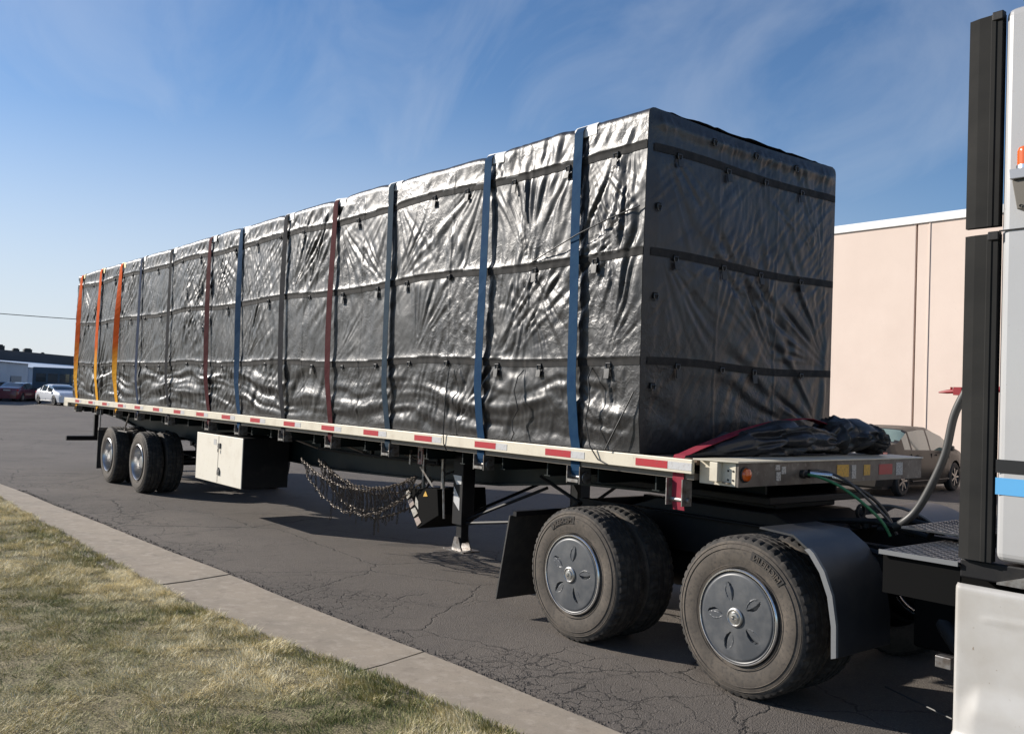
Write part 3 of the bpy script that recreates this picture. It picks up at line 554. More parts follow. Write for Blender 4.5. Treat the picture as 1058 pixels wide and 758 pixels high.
def tarp_mat():
    m = bpy.data.materials.new('black_tarpaulin'); m.use_nodes = True; t = m.node_tree; b = t.nodes['Principled BSDF']; L = t.links.new
    g = t.nodes.new('ShaderNodeNewGeometry'); P_ = g.outputs['Position']
    def no(s, d, r=.6, dist=0):
        n = t.nodes.new('ShaderNodeTexNoise'); n.inputs['Scale'].default_value = s; n.inputs['Detail'].default_value = d; n.inputs['Roughness'].default_value = r; n.inputs['Distortion'].default_value = dist; L(P_, n.inputs['Vector']); return n.outputs['Fac']
    def mr(s, a, b_, c, d):
        r = t.nodes.new('ShaderNodeMapRange'); r.inputs['From Min'].default_value = a; r.inputs['From Max'].default_value = b_; r.inputs['To Min'].default_value = c; r.inputs['To Max'].default_value = d; L(s, r.inputs['Value']); return r.outputs[0]
    x = t.nodes.new('ShaderNodeMixRGB'); L(mr(no(1.3, 7), .4, .7, 0, 1), x.inputs['Fac']); x.inputs[1].default_value = (.012, .012, .014, 1); x.inputs[2].default_value = (.022, .021, .021, 1); L(x.outputs[0], b.inputs['Base Color'])
    L(mr(no(3, 6), .3, .7, .35, .48), b.inputs['Roughness']); b.inputs['Specular IOR Level'].default_value = .53
    v = t.nodes.new('ShaderNodeTexVoronoi'); v.feature = 'DISTANCE_TO_EDGE'; v.inputs['Scale'].default_value = 10
    wv = t.nodes.new('ShaderNodeTexNoise'); wv.inputs['Scale'].default_value = 9; wv.inputs['Detail'].default_value = 3; L(P_, wv.inputs['Vector'])
    ad = t.nodes.new('ShaderNodeVectorMath'); ad.operation = 'MULTIPLY_ADD'; L(wv.outputs['Color'], ad.inputs[0]); ad.inputs[1].default_value = (.25, .25, .25); L(P_, ad.inputs[2]); L(ad.outputs[0], v.inputs['Vector'])
    b1 = t.nodes.new('ShaderNodeBump'); b1.inputs['Strength'].default_value = .13; b1.inputs['Distance'].default_value = .012; mk = t.nodes.new('ShaderNodeMath'); mk.operation = 'MULTIPLY'; L(mr(v.outputs['Distance'], 0, .22, 1, 0), mk.inputs[0]); L(mr(no(.9, 2), .46, .62, .12, 1), mk.inputs[1]); L(mk.outputs[0], b1.inputs['Height'])
    b2 = t.nodes.new('ShaderNodeBump'); b2.inputs['Strength'].default_value = .22; b2.inputs['Distance'].default_value = .012; L(no(9, 5, .55, .8), b2.inputs['Height']); L(b1.outputs[0], b2.inputs['Normal'])
    b3 = t.nodes.new('ShaderNodeBump'); b3.inputs['Strength'].default_value = .12; b3.inputs['Distance'].default_value = .001; L(no(420, 2), b3.inputs['Height']); L(b2.outputs[0], b3.inputs['Normal'])
    L(b3.outputs[0], b.inputs['Normal']); return m
TARP = tarp_mat()
LOAD = thing('tarped_load', 'tall black tarpaulin load covering the whole flatbed deck with wrinkled glossy sides', 'tarped load', (8.4, 1.29, 1.475))
def grid_faces(nu, nv, flip=False):
    i = np.arange(nu - 1)[:, None] * nv; j = np.arange(nv - 1)[None, :]; F = np.stack([i + j, i + nv + j, i + nv + j + 1, i + j + 1], -1).reshape(-1, 4); return F[:, ::-1] if flip else F
def edge_fade(x): return np.clip((x - X0) / .05, 0, 1) * np.clip((X1 - x) / .05, 0, 1)
def side_y(x, z):
    """outer y of the near side sheet"""
    k = np.clip((z - DZ) / .12, .15, 1) * np.clip((ZT - z) / .12, .0, 1) * (.25 + .75 * np.clip((X1 - x) / .25, 0, 1))
    return YN - side_h(x, z) * k - .012 * np.sin((z - DZ) * 1.2) + .018 * np.clip((DZ + .25 - z) / .25, 0, 1)
xs_ = np.arange(X0, X1 + .001, .0155); nx = len(xs_)
zs_ = np.concatenate([np.arange(DZ + .004, ZT - .07, .0155), [ZT - .06]]); rad = .06
XX, ZZ = np.meshgrid(xs_, zs_, indexing='ij'); YY = side_y(XX, ZZ)
S1 = np.stack([XX, YY, ZZ + np.clip((ZZ - 3.6) / .4, 0, 1) * top_bulge(XX) * .9], -1)
# rounded shoulder
qs = np.linspace(0, PI / 2, 7)[1:]; y_end = YY[:, -1:]
yc = y_end + rad; XS = np.repeat(xs_[:, None], 6, 1); tb = top_bulge(xs_)[:, None]
S2 = np.stack([XS, yc - rad * np.cos(qs)[None], ZT - .06 + rad * np.sin(qs)[None] + tb], -1)
ys_ = np.concatenate([np.linspace(.17, .6, 24), np.linspace(.65, 2.35, 40), np.linspace(2.37, 2.44, 4)]); XT, YT = np.meshgrid(xs_, ys_, indexing='ij')
ht = .02 * (fbm(XT * 2, YT * 2, 200, 3) - .5) + .012 * (crumple(XT, YT, 210, 4.) - .4) - .035 * (1 - np.clip((YT - .1) / .4, 0, 1)) * 0
for sx in STT: ht -= .035 * np.exp(-((XT - sx) / .12) ** 2) * np.clip((YT - .15) / .3, 0, 1)
S3 = np.stack([XT, YT, ZT + tb + ht * np.clip((YT - .12) / .2, 0, 1)], -1)
zf = np.linspace(ZT - .06, DZ + .004, 60); XB, ZB = np.meshgrid(xs_, zf, indexing='ij'); hb = .02 * (fbm(XB * 2, ZB * 2, 300, 3) - .5) + .015 * (crumple(XB, ZB, 310, 3.) - .4)
S4 = np.stack([XB, YF + hb * np.clip((XB - X0) / .2, 0, 1) * np.clip((X1 - XB) / .2, 0, 1), ZB + np.clip((ZB - 3.6) / .4, 0, 1) * tb], -1)
SS = np.concatenate([S1, S2, S3, S4], 1); nv = SS.shape[1]
# front sheet: same outline as the sweep's end section, filled by a grid
def end_sheet(xe, sgn, seed, fans):
    nyy, nzz = 170, 180; u = np.linspace(0, 1, nyy); v_ = np.linspace(0, 1, nzz); UU, VV = np.meshgrid(u, v_, indexing='ij')
    zz = DZ + .004 + VV * (ZT - DZ - .004); idx = 0 if sgn < 0 else -1
    yl = np.interp(zz[0], zs_, SS[idx, :len(zs_), 1]); yl = np.where(zz[0] > ZT - .06, yl[zz[0] <= ZT - .06][-1] + rad - np.sqrt(np.clip(rad ** 2 - (zz[0] - ZT + .06) ** 2, 0, None)), yl)
    yr = np.where(zz[0] > ZT - .06, YF - rad + np.sqrt(np.clip(rad ** 2 - (zz[0] - ZT + .06) ** 2, 0, None)), YF)
    Y = yl[None] + (yr - yl)[None] * UU; zt = float(top_bulge(np.array([xe]))[0]); Z = zz + np.clip((zz - 3.6) / .4, 0, 1) * zt - .03 * np.sin(UU * PI) * np.clip((zz - 3.8) / .2, 0, 1)
    ed = np.clip(UU / .05, 0, 1) * np.clip((1 - UU) / .05, 0, 1) * np.clip((ZT - zz) / .08, 0, 1)
    h = fold_field(Y, zz, fans, seed, .25) * .62
    for b_ in (2.15, 2.95, 3.72): h *= 1 - .7 * np.exp(-((zz - b_) / .05) ** 2)
    for gy in (.85, 1.62): h += .006 * np.exp(-((Y - gy) / .01) ** 2)
    h += .02 * np.exp(-((zz - 3.9) / .05) ** 2) * (.6 + .8 * fbm(Y * 4, zz * 0, 5, 2))       # rolled hem along the top
    X = xe + sgn * (.004 + np.clip(h * ed + .012 * ed, -.02, .12)); return np.stack([X, Y, Z], -1), h
FF = [(2.45, 2.2, 2.4, .7, .05, 1.3, 8, 0.2), (2.3, 3.1, 2.1, .6, .045, .9, 9, 1.), (.15, 3.0, -.6, .6, .035, .9, 8, 1.), (1.65, 2.2, 2.1, .45, .06, 1.2, 7, .3), (2.4, 1.6, 2.6, .5, .05, 1.6, 7, .3), (.1, 3.9, -.9, .4, .03, .9, 9, .3)]
E1, hfront = end_sheet(X1, 1, 400, FF); E0, _h = end_sheet(X0, -1, 500, FF)
V = np.concatenate([SS.reshape(-1, 3), E1.reshape(-1, 3), E0.reshape(-1, 3)]); n0 = SS.shape[0] * nv; n1 = E1.shape[0] * E1.shape[1]
Fc = np.concatenate([grid_faces(SS.shape[0], nv), grid_faces(E1.shape[0], E1.shape[1]) + n0, grid_faces(E0.shape[0], E0.shape[1], True) + n0 + n1])
tp = fast_mesh('tarpaulin', V, Fc, [TARP], LOAD, loc=(8.4, 1.29, 2.7)); tp.data.set_sharp_from_angle(angle=math.radians(70))
BAND = mat('sewn_black_webbing', (.020, .020, .020), .8, noise=(9, .4, .7, (.038, .035, .033)), bump=(200, .6, .002), spec=.18)
HEMM = mat('black_stitch', (.02, .02, .02), .6)
# sewn bands along the near side and the front
for bz_ in BANDS:
    zc = bz_ + band_sag(xs_); rows = np.array([-.032, -.016, 0, .016, .030]); ZB_ = zc[:, None] + rows[None]; XB_ = np.repeat(xs_[:, None], 5, 1)
    YB = side_y(XB_, ZB_) - .0045; zz2 = ZB_ + np.clip((ZB_ - 3.6) / .4, 0, 1) * top_bulge(XB_) * .9
    G = np.stack([XB_, YB, zz2], -1); fast_mesh('webbing_band', G.reshape(-1, 3), grid_faces(len(xs_), 5), [BAND], LOAD, loc=(8.4, .1, bz_))
def front_x(y, z):
    u = int(np.clip((y - E1[0, 60, 1]) / (YF - E1[0, 60, 1]) * (E1.shape[0] - 1), 0, E1.shape[0] - 1)); v_ = int(np.clip((z - DZ - .004) / (ZT - DZ - .004) * (E1.shape[1] - 1), 0, E1.shape[1] - 1)); return float(E1[u, v_, 0])
for bz_ in (2.15, 2.95, 3.72):
    yy = np.linspace(.085, 2.49, 120); rows = np.array([-.03, -.01, .01, .03]); G = np.array([[[front_x(y, bz_ + r + .012 * math.sin(y * 3)) + .006, y, bz_ + r + .012 * math.sin(y * 3)] for r in rows] for y in yy]); fast_mesh('webbing_band', G.reshape(-1, 3), grid_faces(120, 4), [BAND], LOAD, loc=(16.35, 1.3, bz_))
# D rings with rubber tabs
RING = mat('ring_steel', (.12, .12, .12), .4, metal=.8); TABG = mat('grey_tab', (.025, .025, .025), .55)
def ring(px, py, pz, nrm, tab=True, light=False):
    """ring hanging from a band; nrm 'y' (near side) or 'x' (front)"""
    m = MB(); w2 = .022; pts = [(-w2, 0), (-w2, -.02), (-.012, -.042), (.012, -.042), (w2, -.02), (w2, 0)]
    f = (lambda a, b, c: (px + a, py - c, pz + b)) if nrm == 'y' else (lambda a, b, c: (px + c, py + a, pz + b))
    m.tube([f(a, b + .02, .014) for a, b in pts], .0045, 6, closed=True)
    m.box(*( (px - .02, px + .02, py - .012, py - .002) if nrm == 'y' else (px + .002, px + .012, py - .02, py + .02)), pz - .01, pz + .035, mi=1)
    if tab: 
        dz = random.uniform(.05, .075); a = random.uniform(-.01, .01)
        q = [f(-.028 + a, -.02, .012), f(.028 + a, -.02, .016), f(.026 + a, -.02 - dz, .022), f(-.026 + a, -.02 - dz, .02)]; q2 = [f(-.028 + a, -.02, .018), f(.028 + a, -.02, .022), f(.026 + a, -.02 - dz, .028), f(-.026 + a, -.02 - dz, .026)]
        m.add(q + q2, [(0, 1, 2, 3), (7, 6, 5, 4), (0, 4, 5, 1), (1, 5, 6, 2), (2, 6, 7, 3), (3, 7, 4, 0)], mi=2)
    m.build('tarp_ring', [RING, BAND, TABG if not light else BOARD], LOAD)
rg = random.Random(3)
for bi, bz_ in enumerate(BANDS):
    x = 1.3 + .2 * bi
    while x < 16.1:
        if min(abs(x - s_) for s_ in STR) > .12:
            z = bz_ + float(band_sag(np.array([x]))[0]) - .035; ring(x, float(side_y(np.array([x]), np.array([z]))[0]), z + (float(top_bulge(np.array([x]))[0]) * .3 if bi == 2 else 0), 'y', tab=rg.random() < .75, light=False)
        x += rg.uniform(.52, .8)
for bz_ in (2.12, 2.92, 3.69):
    for y in (.38, .90, 1.42, 1.98): y2 = y + rg.uniform(-.08, .08); ring(front_x(y2, bz_) + .004, y2, bz_, 'x', tab=rg.random() < .6)
for z in (3.28, 2.62, 1.96): ring(front_x(.14, z) + .002, .14, z, 'x', tab=False)
for y in (.75, 1.3, 1.85): ring(front_x(y, 3.87) + .004, y, 3.88, 'x', tab=False)

# ------------------------------------------------------------------ straps with corner boards
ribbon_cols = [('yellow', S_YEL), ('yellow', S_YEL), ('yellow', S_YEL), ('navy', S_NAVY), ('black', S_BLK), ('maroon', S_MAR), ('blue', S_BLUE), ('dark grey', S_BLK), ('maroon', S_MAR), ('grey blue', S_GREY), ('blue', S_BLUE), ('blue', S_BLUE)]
SLAB = ['orange and yellow strap nearest the rear end of the load', 'orange and yellow strap second from the rear end of the load', 'orange and yellow strap beside the first navy strap', 'thin navy strap just forward of the orange and yellow ones',
        'black strap between the thin navy and the rearmost maroon strap', 'dark maroon strap in line with the gap behind the white toolbox', 'dark blue strap above the white toolbox', 'charcoal strap between the dark blue and the red brown strap',
        'red brown strap above the hanging chains', 'faded grey blue strap forward of the red brown strap', 'blue strap above the landing leg', 'wide blue strap closest to the front corner of the load']
def ribbon(mb, pts, wdir, width, th=.003, tw=None):
    """pts list of centre points, wdir list of unit width directions"""
    v = []; n = len(pts)
    for i, p in enumerate(pts):
        p = Vector(p); wd = Vector(wdir[i] if isinstance(wdir, list) else wdir); t = (Vector(pts[min(i + 1, n - 1)]) - Vector(pts[max(i - 1, 0)])).normalized(); nn = t.cross(wd).normalized() * th / 2; hw = width / 2
        v += [p - wd * hw - nn, p + wd * hw - nn, p + wd * hw + nn, p - wd * hw + nn]
    f = []
    for i in range(n - 1):
        for j in range(4): f.append((4 * i + j, 4 * i + (j + 1) % 4, 4 * i + 4 + (j + 1) % 4, 4 * i + 4 + j))
    f += [(3, 2, 1, 0), tuple(4 * (n - 1) + j for j in range(4))]; mb.add(v, f)
CLAB = ['yellowed corner board under the rearmost orange strap', 'yellowed corner board under the second orange strap', 'yellowed corner board under the orange strap closest to the navy one', 'white corner board under the thin navy strap',
        'white corner board under the black strap', 'white corner board under the rearmost maroon strap', 'white corner board under the dark blue strap above the toolbox', 'white corner board under the charcoal strap',
        'white corner board under the red brown strap above the chains', 'white corner board under the faded grey blue strap', 'white corner board under the blue strap above the landing leg', 'large white corner board closest to the front of the load']
for k, (xb, xt) in enumerate(zip(STR, STT)):
    m = MB(); wdt = .135 if k < 3 else .10 if k not in (3, 4) else .09; tb_ = float(top_bulge(np.array([xt]))[0]); zt = ZT + tb_ + .02
    s_ = thing('ratchet_strap', SLAB[k], 'strap', (xb, -.01, 1.3)); pts = [(xb, .10, 1.29), (xb, .06, 1.26), (xb, .042, 1.30), (xb, .040, 1.37), (xb, .040, 1.475)]; wd = [(1, 0, 0)] * 5; rg2 = random.Random(k)
    a0 = rg2.uniform(.05, .5) if k < 9 else rg2.uniform(-.3, .3)
    def clear(z_, y_):
        xq = xb + (xt - xb) * (z_ - 1.475) / 2.5; i0 = int((xq - X0) / .0155); j0 = min(int((z_ - DZ) / .0155), YY.shape[1] - 1); return min(y_, float(YY[i0 - 3:i0 + 4, j0].min()) - .004)
    for i in range(1, 25):
        t = i / 24; q = a0 * math.sin(PI * t) * (1 if k != 11 else .3) + rg2.uniform(-.03, .03); pts.append((xb + (xt - xb) * t + .008 * math.sin(t * 7 + k), clear(1.475 + (zt - .06 - 1.475) * t, max(.036 - .30 * t, -.013 + .02 * t - .010 * math.sin(PI * t) - .006 * (k % 3) * math.sin(PI * t))), 1.475 + (zt - .06 - 1.475) * t)); wd.append((math.cos(q), math.sin(q), 0))
    pts += [(xt, .03, zt - .02), (xt, .08, zt + .006), (xt, .16, zt + .008), (xt, 1.3, zt - .01), (xt, 2.4, zt + .008), (xt, 2.54, zt - .03), (xt, 2.60, 2.7), (xt, 2.61, 1.35), (xt, 2.5, 1.28)]; wd += [(1, 0, 0)] * 9
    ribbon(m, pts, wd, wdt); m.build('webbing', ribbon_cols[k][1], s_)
    # winch under the rail belongs to the trailer
    m = MB(); m.box(xb - .075, xb - .067, .02, .14, 1.20, 1.334); m.box(xb + .067, xb + .075, .02, .14, 1.20, 1.334); m.lathe([(-.09, .0001), (-.09, .022), (.09, .022), (.09, .0001)], (xb, .08, 1.25), 12, axis=0); m.lathe([(0, .045), (.01, .045), (.01, .0001)], (xb + .085, .08, 1.25), 14, axis=0); m.box(xb - .06, xb + .06, .016, .020, 1.21, 1.235)
    P(m, 'strap_winch', STEELG)
    # corner board: bent white plate over the shoulder, beneath the webbing
    j = random.Random(40 + k); c = xt + j.uniform(.03, .10); hw = .125; tlt = j.uniform(-.03, .03); m = MB(); y0 = .026; prof = [(y0, zt - .10), (y0 + .002, zt - .03), (y0 + .025, zt - .004), (y0 + .11, zt + .003)]
    v = []; f = []
    for i, xx in enumerate((c - hw, c + hw)):
        for (yy_, z_) in prof: v.append((xx, yy_, z_ + tlt * (i - .5)))
        for (yy_, z_) in reversed(prof): v.append((xx, yy_ + .004, z_ - .005 + tlt * (i - .5)))
    f = [(i, i + 1, i + 9, i + 8) for i in range(7)] + [(7, 0, 8, 15), tuple(range(7, -1, -1)), tuple(range(8, 16))]
    m.add(v, f); o = m.build('corner_board', BOARD if k > 2 else mat('yellowed_corner_board', (.7, .6, .3), .6))
    tag(o, CLAB[k], 'corner board', 'corner boards under the straps')
# red strap over the rolled tarp on the nose
m = MB(); s_ = thing('ratchet_strap', 'short red strap running slantwise over the folded tarps on the trailer nose', 'strap', (16.7, -.01, 1.2))
pts = [(16.72, .045, 1.12), (16.71, .038, 1.20), (16.71, .040, 1.37), (16.71, .040, 1.478), (16.715, .045, 1.495), (16.73, .07, 1.502)]; pts += [(16.73, .05 + 1.5 * t, 1.50 + .27 * math.sin(t * 1.5)) for t in np.linspace(.1, 1, 12)] + [(16.74, 1.7, 1.74), (16.74, 2.3, 1.60), (16.74, 2.61, 1.48)]
ribbon(m, pts, (1, 0, 0), .10); m.build('webbing', S_RED, s_)
m = MB(); m.box(16.635, 16.643, .0, .10, 1.15, 1.334); m.box(16.775, 16.783, .0, .10, 1.15, 1.334); m.lathe([(-.085, .0001), (-.085, .02), (.10, .02), (.10, .0001)], (16.71, .05, 1.19), 12, axis=0); P(m, 'strap_winch', STEELG)
# bungee cords
def bungee(pts, label, nm='bungee_cord'):
    m = MB(); m.tube(pts, .0055, 6); o = m.build(nm, PLAST, smooth=True); return tag(o, label, 'cord', 'rubber cords tying the tarp down')
bungee([(13.98, .0, 2.10), (13.97, -.02, 1.9), (13.96, -.02, 1.7), (13.95, -.02, 1.5), (13.95, -.012, 1.40), (13.96, .02, 1.33)], 'straight black cord running over the rail rearward of the last two blue straps')
bungee([(15.03, .02, 2.08), (15.0, -.02, 2.02), (14.98, -.04, 1.9), (15.02, -.045, 1.82), (15.03, -.03, 1.75), (14.95, -.02, 1.66), (14.97, -.03, 1.57), (14.99, -.03, 1.55), (14.93, -.01, 1.49)], 'loosely curling black cord between the two blue straps near the front')
bungee([(15.83, .03, 2.10), (15.85, -.03, 2.02), (15.88, -.03, 1.85), (15.84, -.03, 1.7), (15.90, -.03, 1.5), (15.97, -.012, 1.41), (16.06, -.005, 1.38)], 'black cord hanging just forward of the wide blue strap')
bungee([(16.30, -.0, 1.92), (16.16, -.03, 1.65), (16.06, -.03, 1.49)], 'short slanting black cord at the bottom front corner of the load')
bungee([(16.30, -.0, 3.28), (16.0, -.035, 3.21), (15.70, -.05, 3.13), (15.4, -.03, 3.05), (15.03, .02, 2.96)], 'black cord pulled across the wide blue strap to the front corner')

# folded tarps on the nose
def lump(name, path, radii, seed, label):
    k = len(path); n = 80; m = 140; pts = [Vector(p) for p in path]; V = []; ts = np.linspace(0, k - 1, m)
    for a in ts:
        i = min(int(a), k - 2); t = a - i; t2 = t * t * (3 - 2 * t); c = pts[i].lerp(pts[i + 1], t2); r = radii[i] * (1 - t2) + radii[i + 1] * t2; V.append((c, r))
    A = np.linspace(0, 2 * PI, n, endpoint=False); U = np.arange(m)[:, None] / 11.; AA = A[None] * 1.1
    per = np.minimum(A, 2 * PI - A)[None]; h = .34 * crumple(np.repeat(U, n, 1) * .35, np.repeat(per * 1.3, m, 0), seed, 1.0) + .10 * fbm(np.repeat(U, n, 1) * .9, np.repeat(per * 3, m, 0), seed + 9, 3)
    out = np.zeros((m, n, 3))
    for q in range(m):
        c, r = V[q]; rr = np.array(r) if hasattr(r, '__len__') else r
        out[q, :, 0] = c.x + r * 1.35 * np.cos(A) * (.8 + h[q]); out[q, :, 1] = c.y; out[q, :, 2] = np.maximum(c.z + r * .85 * np.sin(A) * (.8 + h[q]), DZ + .014)
    i = np.arange(m - 1)[:, None] * n; j = np.arange(n)[None]; j2 = (j + 1) % n; F = np.stack([i + j, i + j2, i + n + j2, i + n + j], -1).reshape(-1, 4)
    o = fast_mesh(name, out.reshape(-1, 3), F, [TARP], loc=(16.8, 1.5, 1.5)); return tag(o, label, 'folded tarp')
lump('folded_tarp', [(16.68, .12, 1.49), (16.70, .35, 1.51), (16.72, .65, 1.56), (16.74, 1.0, 1.60), (16.74, 1.3, 1.62), (16.74, 1.62, 1.60), (16.74, 1.80, 1.52)], [.01, .07, .125, .16, .165, .14, .02], 700, 'long black folded tarp lying on the trailer nose under the red strap')
lump('folded_tarp', [(16.80, 1.60, 1.53), (16.80, 1.74, 1.62), (16.80, 1.9, 1.64), (16.80, 2.12, 1.65), (16.82, 2.28, 1.60), (16.82, 2.36, 1.52)], [.02, .13, .17, .17, .14, .02], 800, 'shorter black folded tarp at the far corner of the nose beside the grey car')

# ------------------------------------------------------------------ tyre chains
def link(mb, c, d, u, L=.046, r=.0056):
    d = Vector(d).normalized(); u = (Vector(u) - d * Vector(u).dot(d)).normalized(); pts = []
    for q in range(8): a = 2 * PI * q / 8; pts.append(Vector(c) + d * (L / 2 * math.cos(a)) + u * (.011 * math.sin(a)))
    mb.tube(pts, r, 4, closed=True)
def chain(mb, pts):
    pts = [Vector(p) for p in pts]; seg = [(pts[i + 1] - pts[i]).length for i in range(len(pts) - 1)]; tot = sum(seg); n = int(tot / .037)
    for k in range(n):
        s = (k + .5) * tot / n; i = 0
        while s > seg[i] and i < len(seg) - 1: s -= seg[i]; i += 1
        d = pts[i + 1] - pts[i]; c = pts[i] + d * (s / seg[i]); u = Vector((0, 1, 0)) if k % 2 else d.cross(Vector((0, 1, 0))); link(mb, c, d, u)
for k, (y, xa, xb_, s1, s2) in enumerate(((.34, 10.38, 12.95, .24, .50), (.46, 10.6, 12.8, .22, .46), (.58, 10.45, 12.9, .30, .55))):
    m = MB(); rg = random.Random(60 + k); up = []; lo_ = []
    for i in range(27):
        t = i / 26; x = xa + (xb_ - xa) * t; c = 1 - (2 * t - 1) ** 2; up.append((x, y + rg.uniform(-.01, .01), .98 - s1 * c + rg.uniform(-.012, .012))); lo_.append((x + .02, y + rg.uniform(-.02, .02), .96 - s2 * c ** .8 + rg.uniform(-.02, .02)))
    chain(m, up); chain(m, lo_)
    for i in range(1, 26):
        a = Vector(up[i]); b = Vector(lo_[i]); b.z -= rg.uniform(-.03, .09) if i % 5 else -.0; chain(m, [a, a.lerp(b, .5) + Vector((rg.uniform(-.03, .03), .02, 0)), b])
    for q in (8, 14, 19): p_ = lo_[q]; chain(m, [p_, (p_[0] + .01, y, p_[2] - rg.uniform(.1, .2))])
    tag(m.build('tyre_chain', RUST), 'tangled rusty tyre chains sagging below the trailer between toolbox and landing leg', 'chain', 'tyre chains hanging under the trailer')

# ------------------------------------------------------------------ tractor
K = thing('truck_tractor', 'silver white truck tractor with dark side extender and a blue stripe', 'truck', (18, 1.25, 0))
def Q(mb, name, mats, **k): return mb.build(name, mats, k.pop('parent', K), **k)
# cab body with a rounded roof
m = MB(); m.prism([(18.825, 1.115), (21.9, 1.115), (22.1, 1.6), (21.75, 2.5), (21.4, 3.3), (20.6, 3.90), (20.0, 3.97), (18.825, 3.955)], 1, .0, 2.45); CB = Q(m, 'cab', CABW, bevel=.045, seg=4)
m = MB(); m.box(18.822, 22.0, -.006, -.001, 2.795, 2.803); m.build('panel_seam', BLACK, CB)
m = MB(); m.box(18.83, 21.4, -.004, -.0005, 1.565, 1.632); m.build('black_stripe', mat('black_stripe_paint', (.012, .012, .014), .3, coat=.4), CB)
m = MB(); m.box(18.83, 21.4, -.004, -.0005, 1.455, 1.54); m.build('blue_stripe', BLUE, CB)
m = MB(); m.box(20.6, 21.5, -.004, .02, 2.15, 2.75); m.build('door_window', GLASS, CB)
m = MB(); m.prism([(21.95, .95), (23.4, .95), (23.4, 1.55), (22.1, 1.75)], 1, .25, 2.2); Q(m, 'hood', CABW, bevel=.08, seg=3)
for y, s in ((.0, 1), (2.36, 1)):
    for z0, z1 in ((2.83, 3.94), (1.105, 2.79)):
        m = MB(); m.prism([(18.645, y + .012), (18.70, y + .0), (18.76, y - .002), (18.765, y - .006), (18.785, y - .006), (18.79, y - .001), (18.815, y), (18.815, y + .05), (18.645, y + .04)], 2, z0, z1); e = Q(m, 'side_extender', RUBD)
        m = MB(); m.box(18.768, 18.822, y - .012, y + .03, z1 - .035, z1 + .01); m.build('hinge', BLACK, e, bevel=.004)
m = MB(); m.box(18.64, 22.0, .04, 2.41, 1.0, 1.10); Q(m, 'cab_sill', BLACK, bevel=.01)
m = MB(); m.prism([(18.84, 1.01), (18.99, 1.06), (19.2, 1.0), (18.84, 1.0)], 1, .01, .038); Q(m, 'bracket', STEELG)
# fairing skirt
m = MB(); v = []; 
xx_ = np.concatenate([np.linspace(18.665, 19.4, 46), np.linspace(19.45, 21.8, 10)]); zz_ = np.linspace(.20, .985, 50); XQ, ZQ = np.meshgrid(xx_, zz_, indexing='ij')
def sm(a, b, x): t = np.clip((x - a) / (b - a), 0, 1); return t * t * (3 - 2 * t)
YQ = -.055 - .030 * sm(.52, .34, ZQ + .9 * np.clip(18.80 - XQ, 0, .3)) * sm(18.66, 18.80, XQ) - .006 * sm(.98, .96, ZQ) + .02 * sm(.975, .99, ZQ) + .01 * sm(18.68, 18.665, XQ)
YQ = YQ - .022 * sm(.235, .215, ZQ) - .008 * np.exp(-((ZQ - .83 - .02 * (XQ - 18.8)) / .008) ** 2) * sm(18.78, 18.84, XQ)
G = np.stack([XQ, YQ, ZQ], -1).reshape(-1, 3); o = fast_mesh('side_skirt', G, grid_faces(len(xx_), 50), [SKIRT], K, loc=(20, -.05, .6)); sf = o.modifiers.new('solid', 'SOLIDIFY'); sf.thickness = .035; sf.offset = -1
o.modifiers.new('bevel', 'BEVEL').width = .005
m = MB(); m.box(18.55, 18.634, -.02, .04, .52, .58); Q(m, 'skirt_bracket', STEELG, bevel=.004)
# beacon shelf
m = MB(); m.prism([(18.915, 3.03), (19.6, 3.03), (19.6, 3.08), (18.91, 3.08)], 1, -.12, -.002); SH = Q(m, 'lamp_shelf', mat('grey_shelf', (.28, .29, .31), .4, metal=.4), bevel=.004)
m = MB(); m.prism([(18.918, 3.028), (19.6, 3.028), (19.6, 2.88), (18.945, 2.88)], 1, -.10, -.002); m.build('shelf_housing', mat('dark_khaki_housing', (.10, .088, .07), .5), SH, bevel=.004)
m = MB(); m.lathe([(0, .008), (.01, .008), (.012, .0001)], (18.965, -.105, 2.895), 8, axis=1); m.build('bolt', CHROME, SH)
m = MB(); m.lathe([(0, .05), (.02, .05), (.022, .046)], (18.975, -.062, 3.081), 24, axis=2, mi=1); pr_ = [(.021, .045)] 
for i in range(6): pr_ += [(.024 + i * .013, .046), (.032 + i * .013, .0445)]
m.lathe(pr_ + [(.110, .040), (.116, .03), (.118, .0001)], (18.975, -.062, 3.081), 24, axis=2); Q(m, 'beacon_lamp', [AMBER, CHROME], smooth=True)
# frame rails, tanks, plates
for y in (.78, 1.62):
    m = MB(); m.box(14.95, 22.5, y, y + .08, .70, .98); Q(m, 'frame_rail', BLACK)
m = MB(); m.box(14.9, 14.95, .74, 1.74, .72, .96); m.box(14.96, 15.0, .02, .75, .86, .90); m.box(14.96, 15.0, 1.74, 2.42, .86, .90); Q(m, 'rear_crossmember', BLACK)
for y in (.0, 1.85):
    m = MB(); m.prism([(14.93, .86), (14.945, .86), (14.80, .14), (14.785, .14)], 1, y, y + .60); Q(m, 'mud_flap', RUBBER)
for x in (15.73, 17.275):
    m = MB(); m.tube([(x, .4, .51), (x, 2.05, .51)], .08, 12); m.lathe([(-.2, .001), (-.18, .12), (0, .2), (.18, .12), (.2, .001)], (x, 1.22, .51), 20); Q(m, 'drive_axle', BLACK, smooth=True)
wheel(K, 15.73, -.008, .51, 'cover', True, text=108, spin=.15); wheel(K, 17.275, -.008, .51, 'cover', True, text=58, spin=-.35)
wheel(K, 15.73, 2.458, .51, 'cover', False); wheel(K, 17.275, 2.458, .51, 'cover', False); wheel(K, 21.95 + .8, .05, .51, 'rim', True); wheel(K, 22.75, 2.4, .51, 'rim', False)
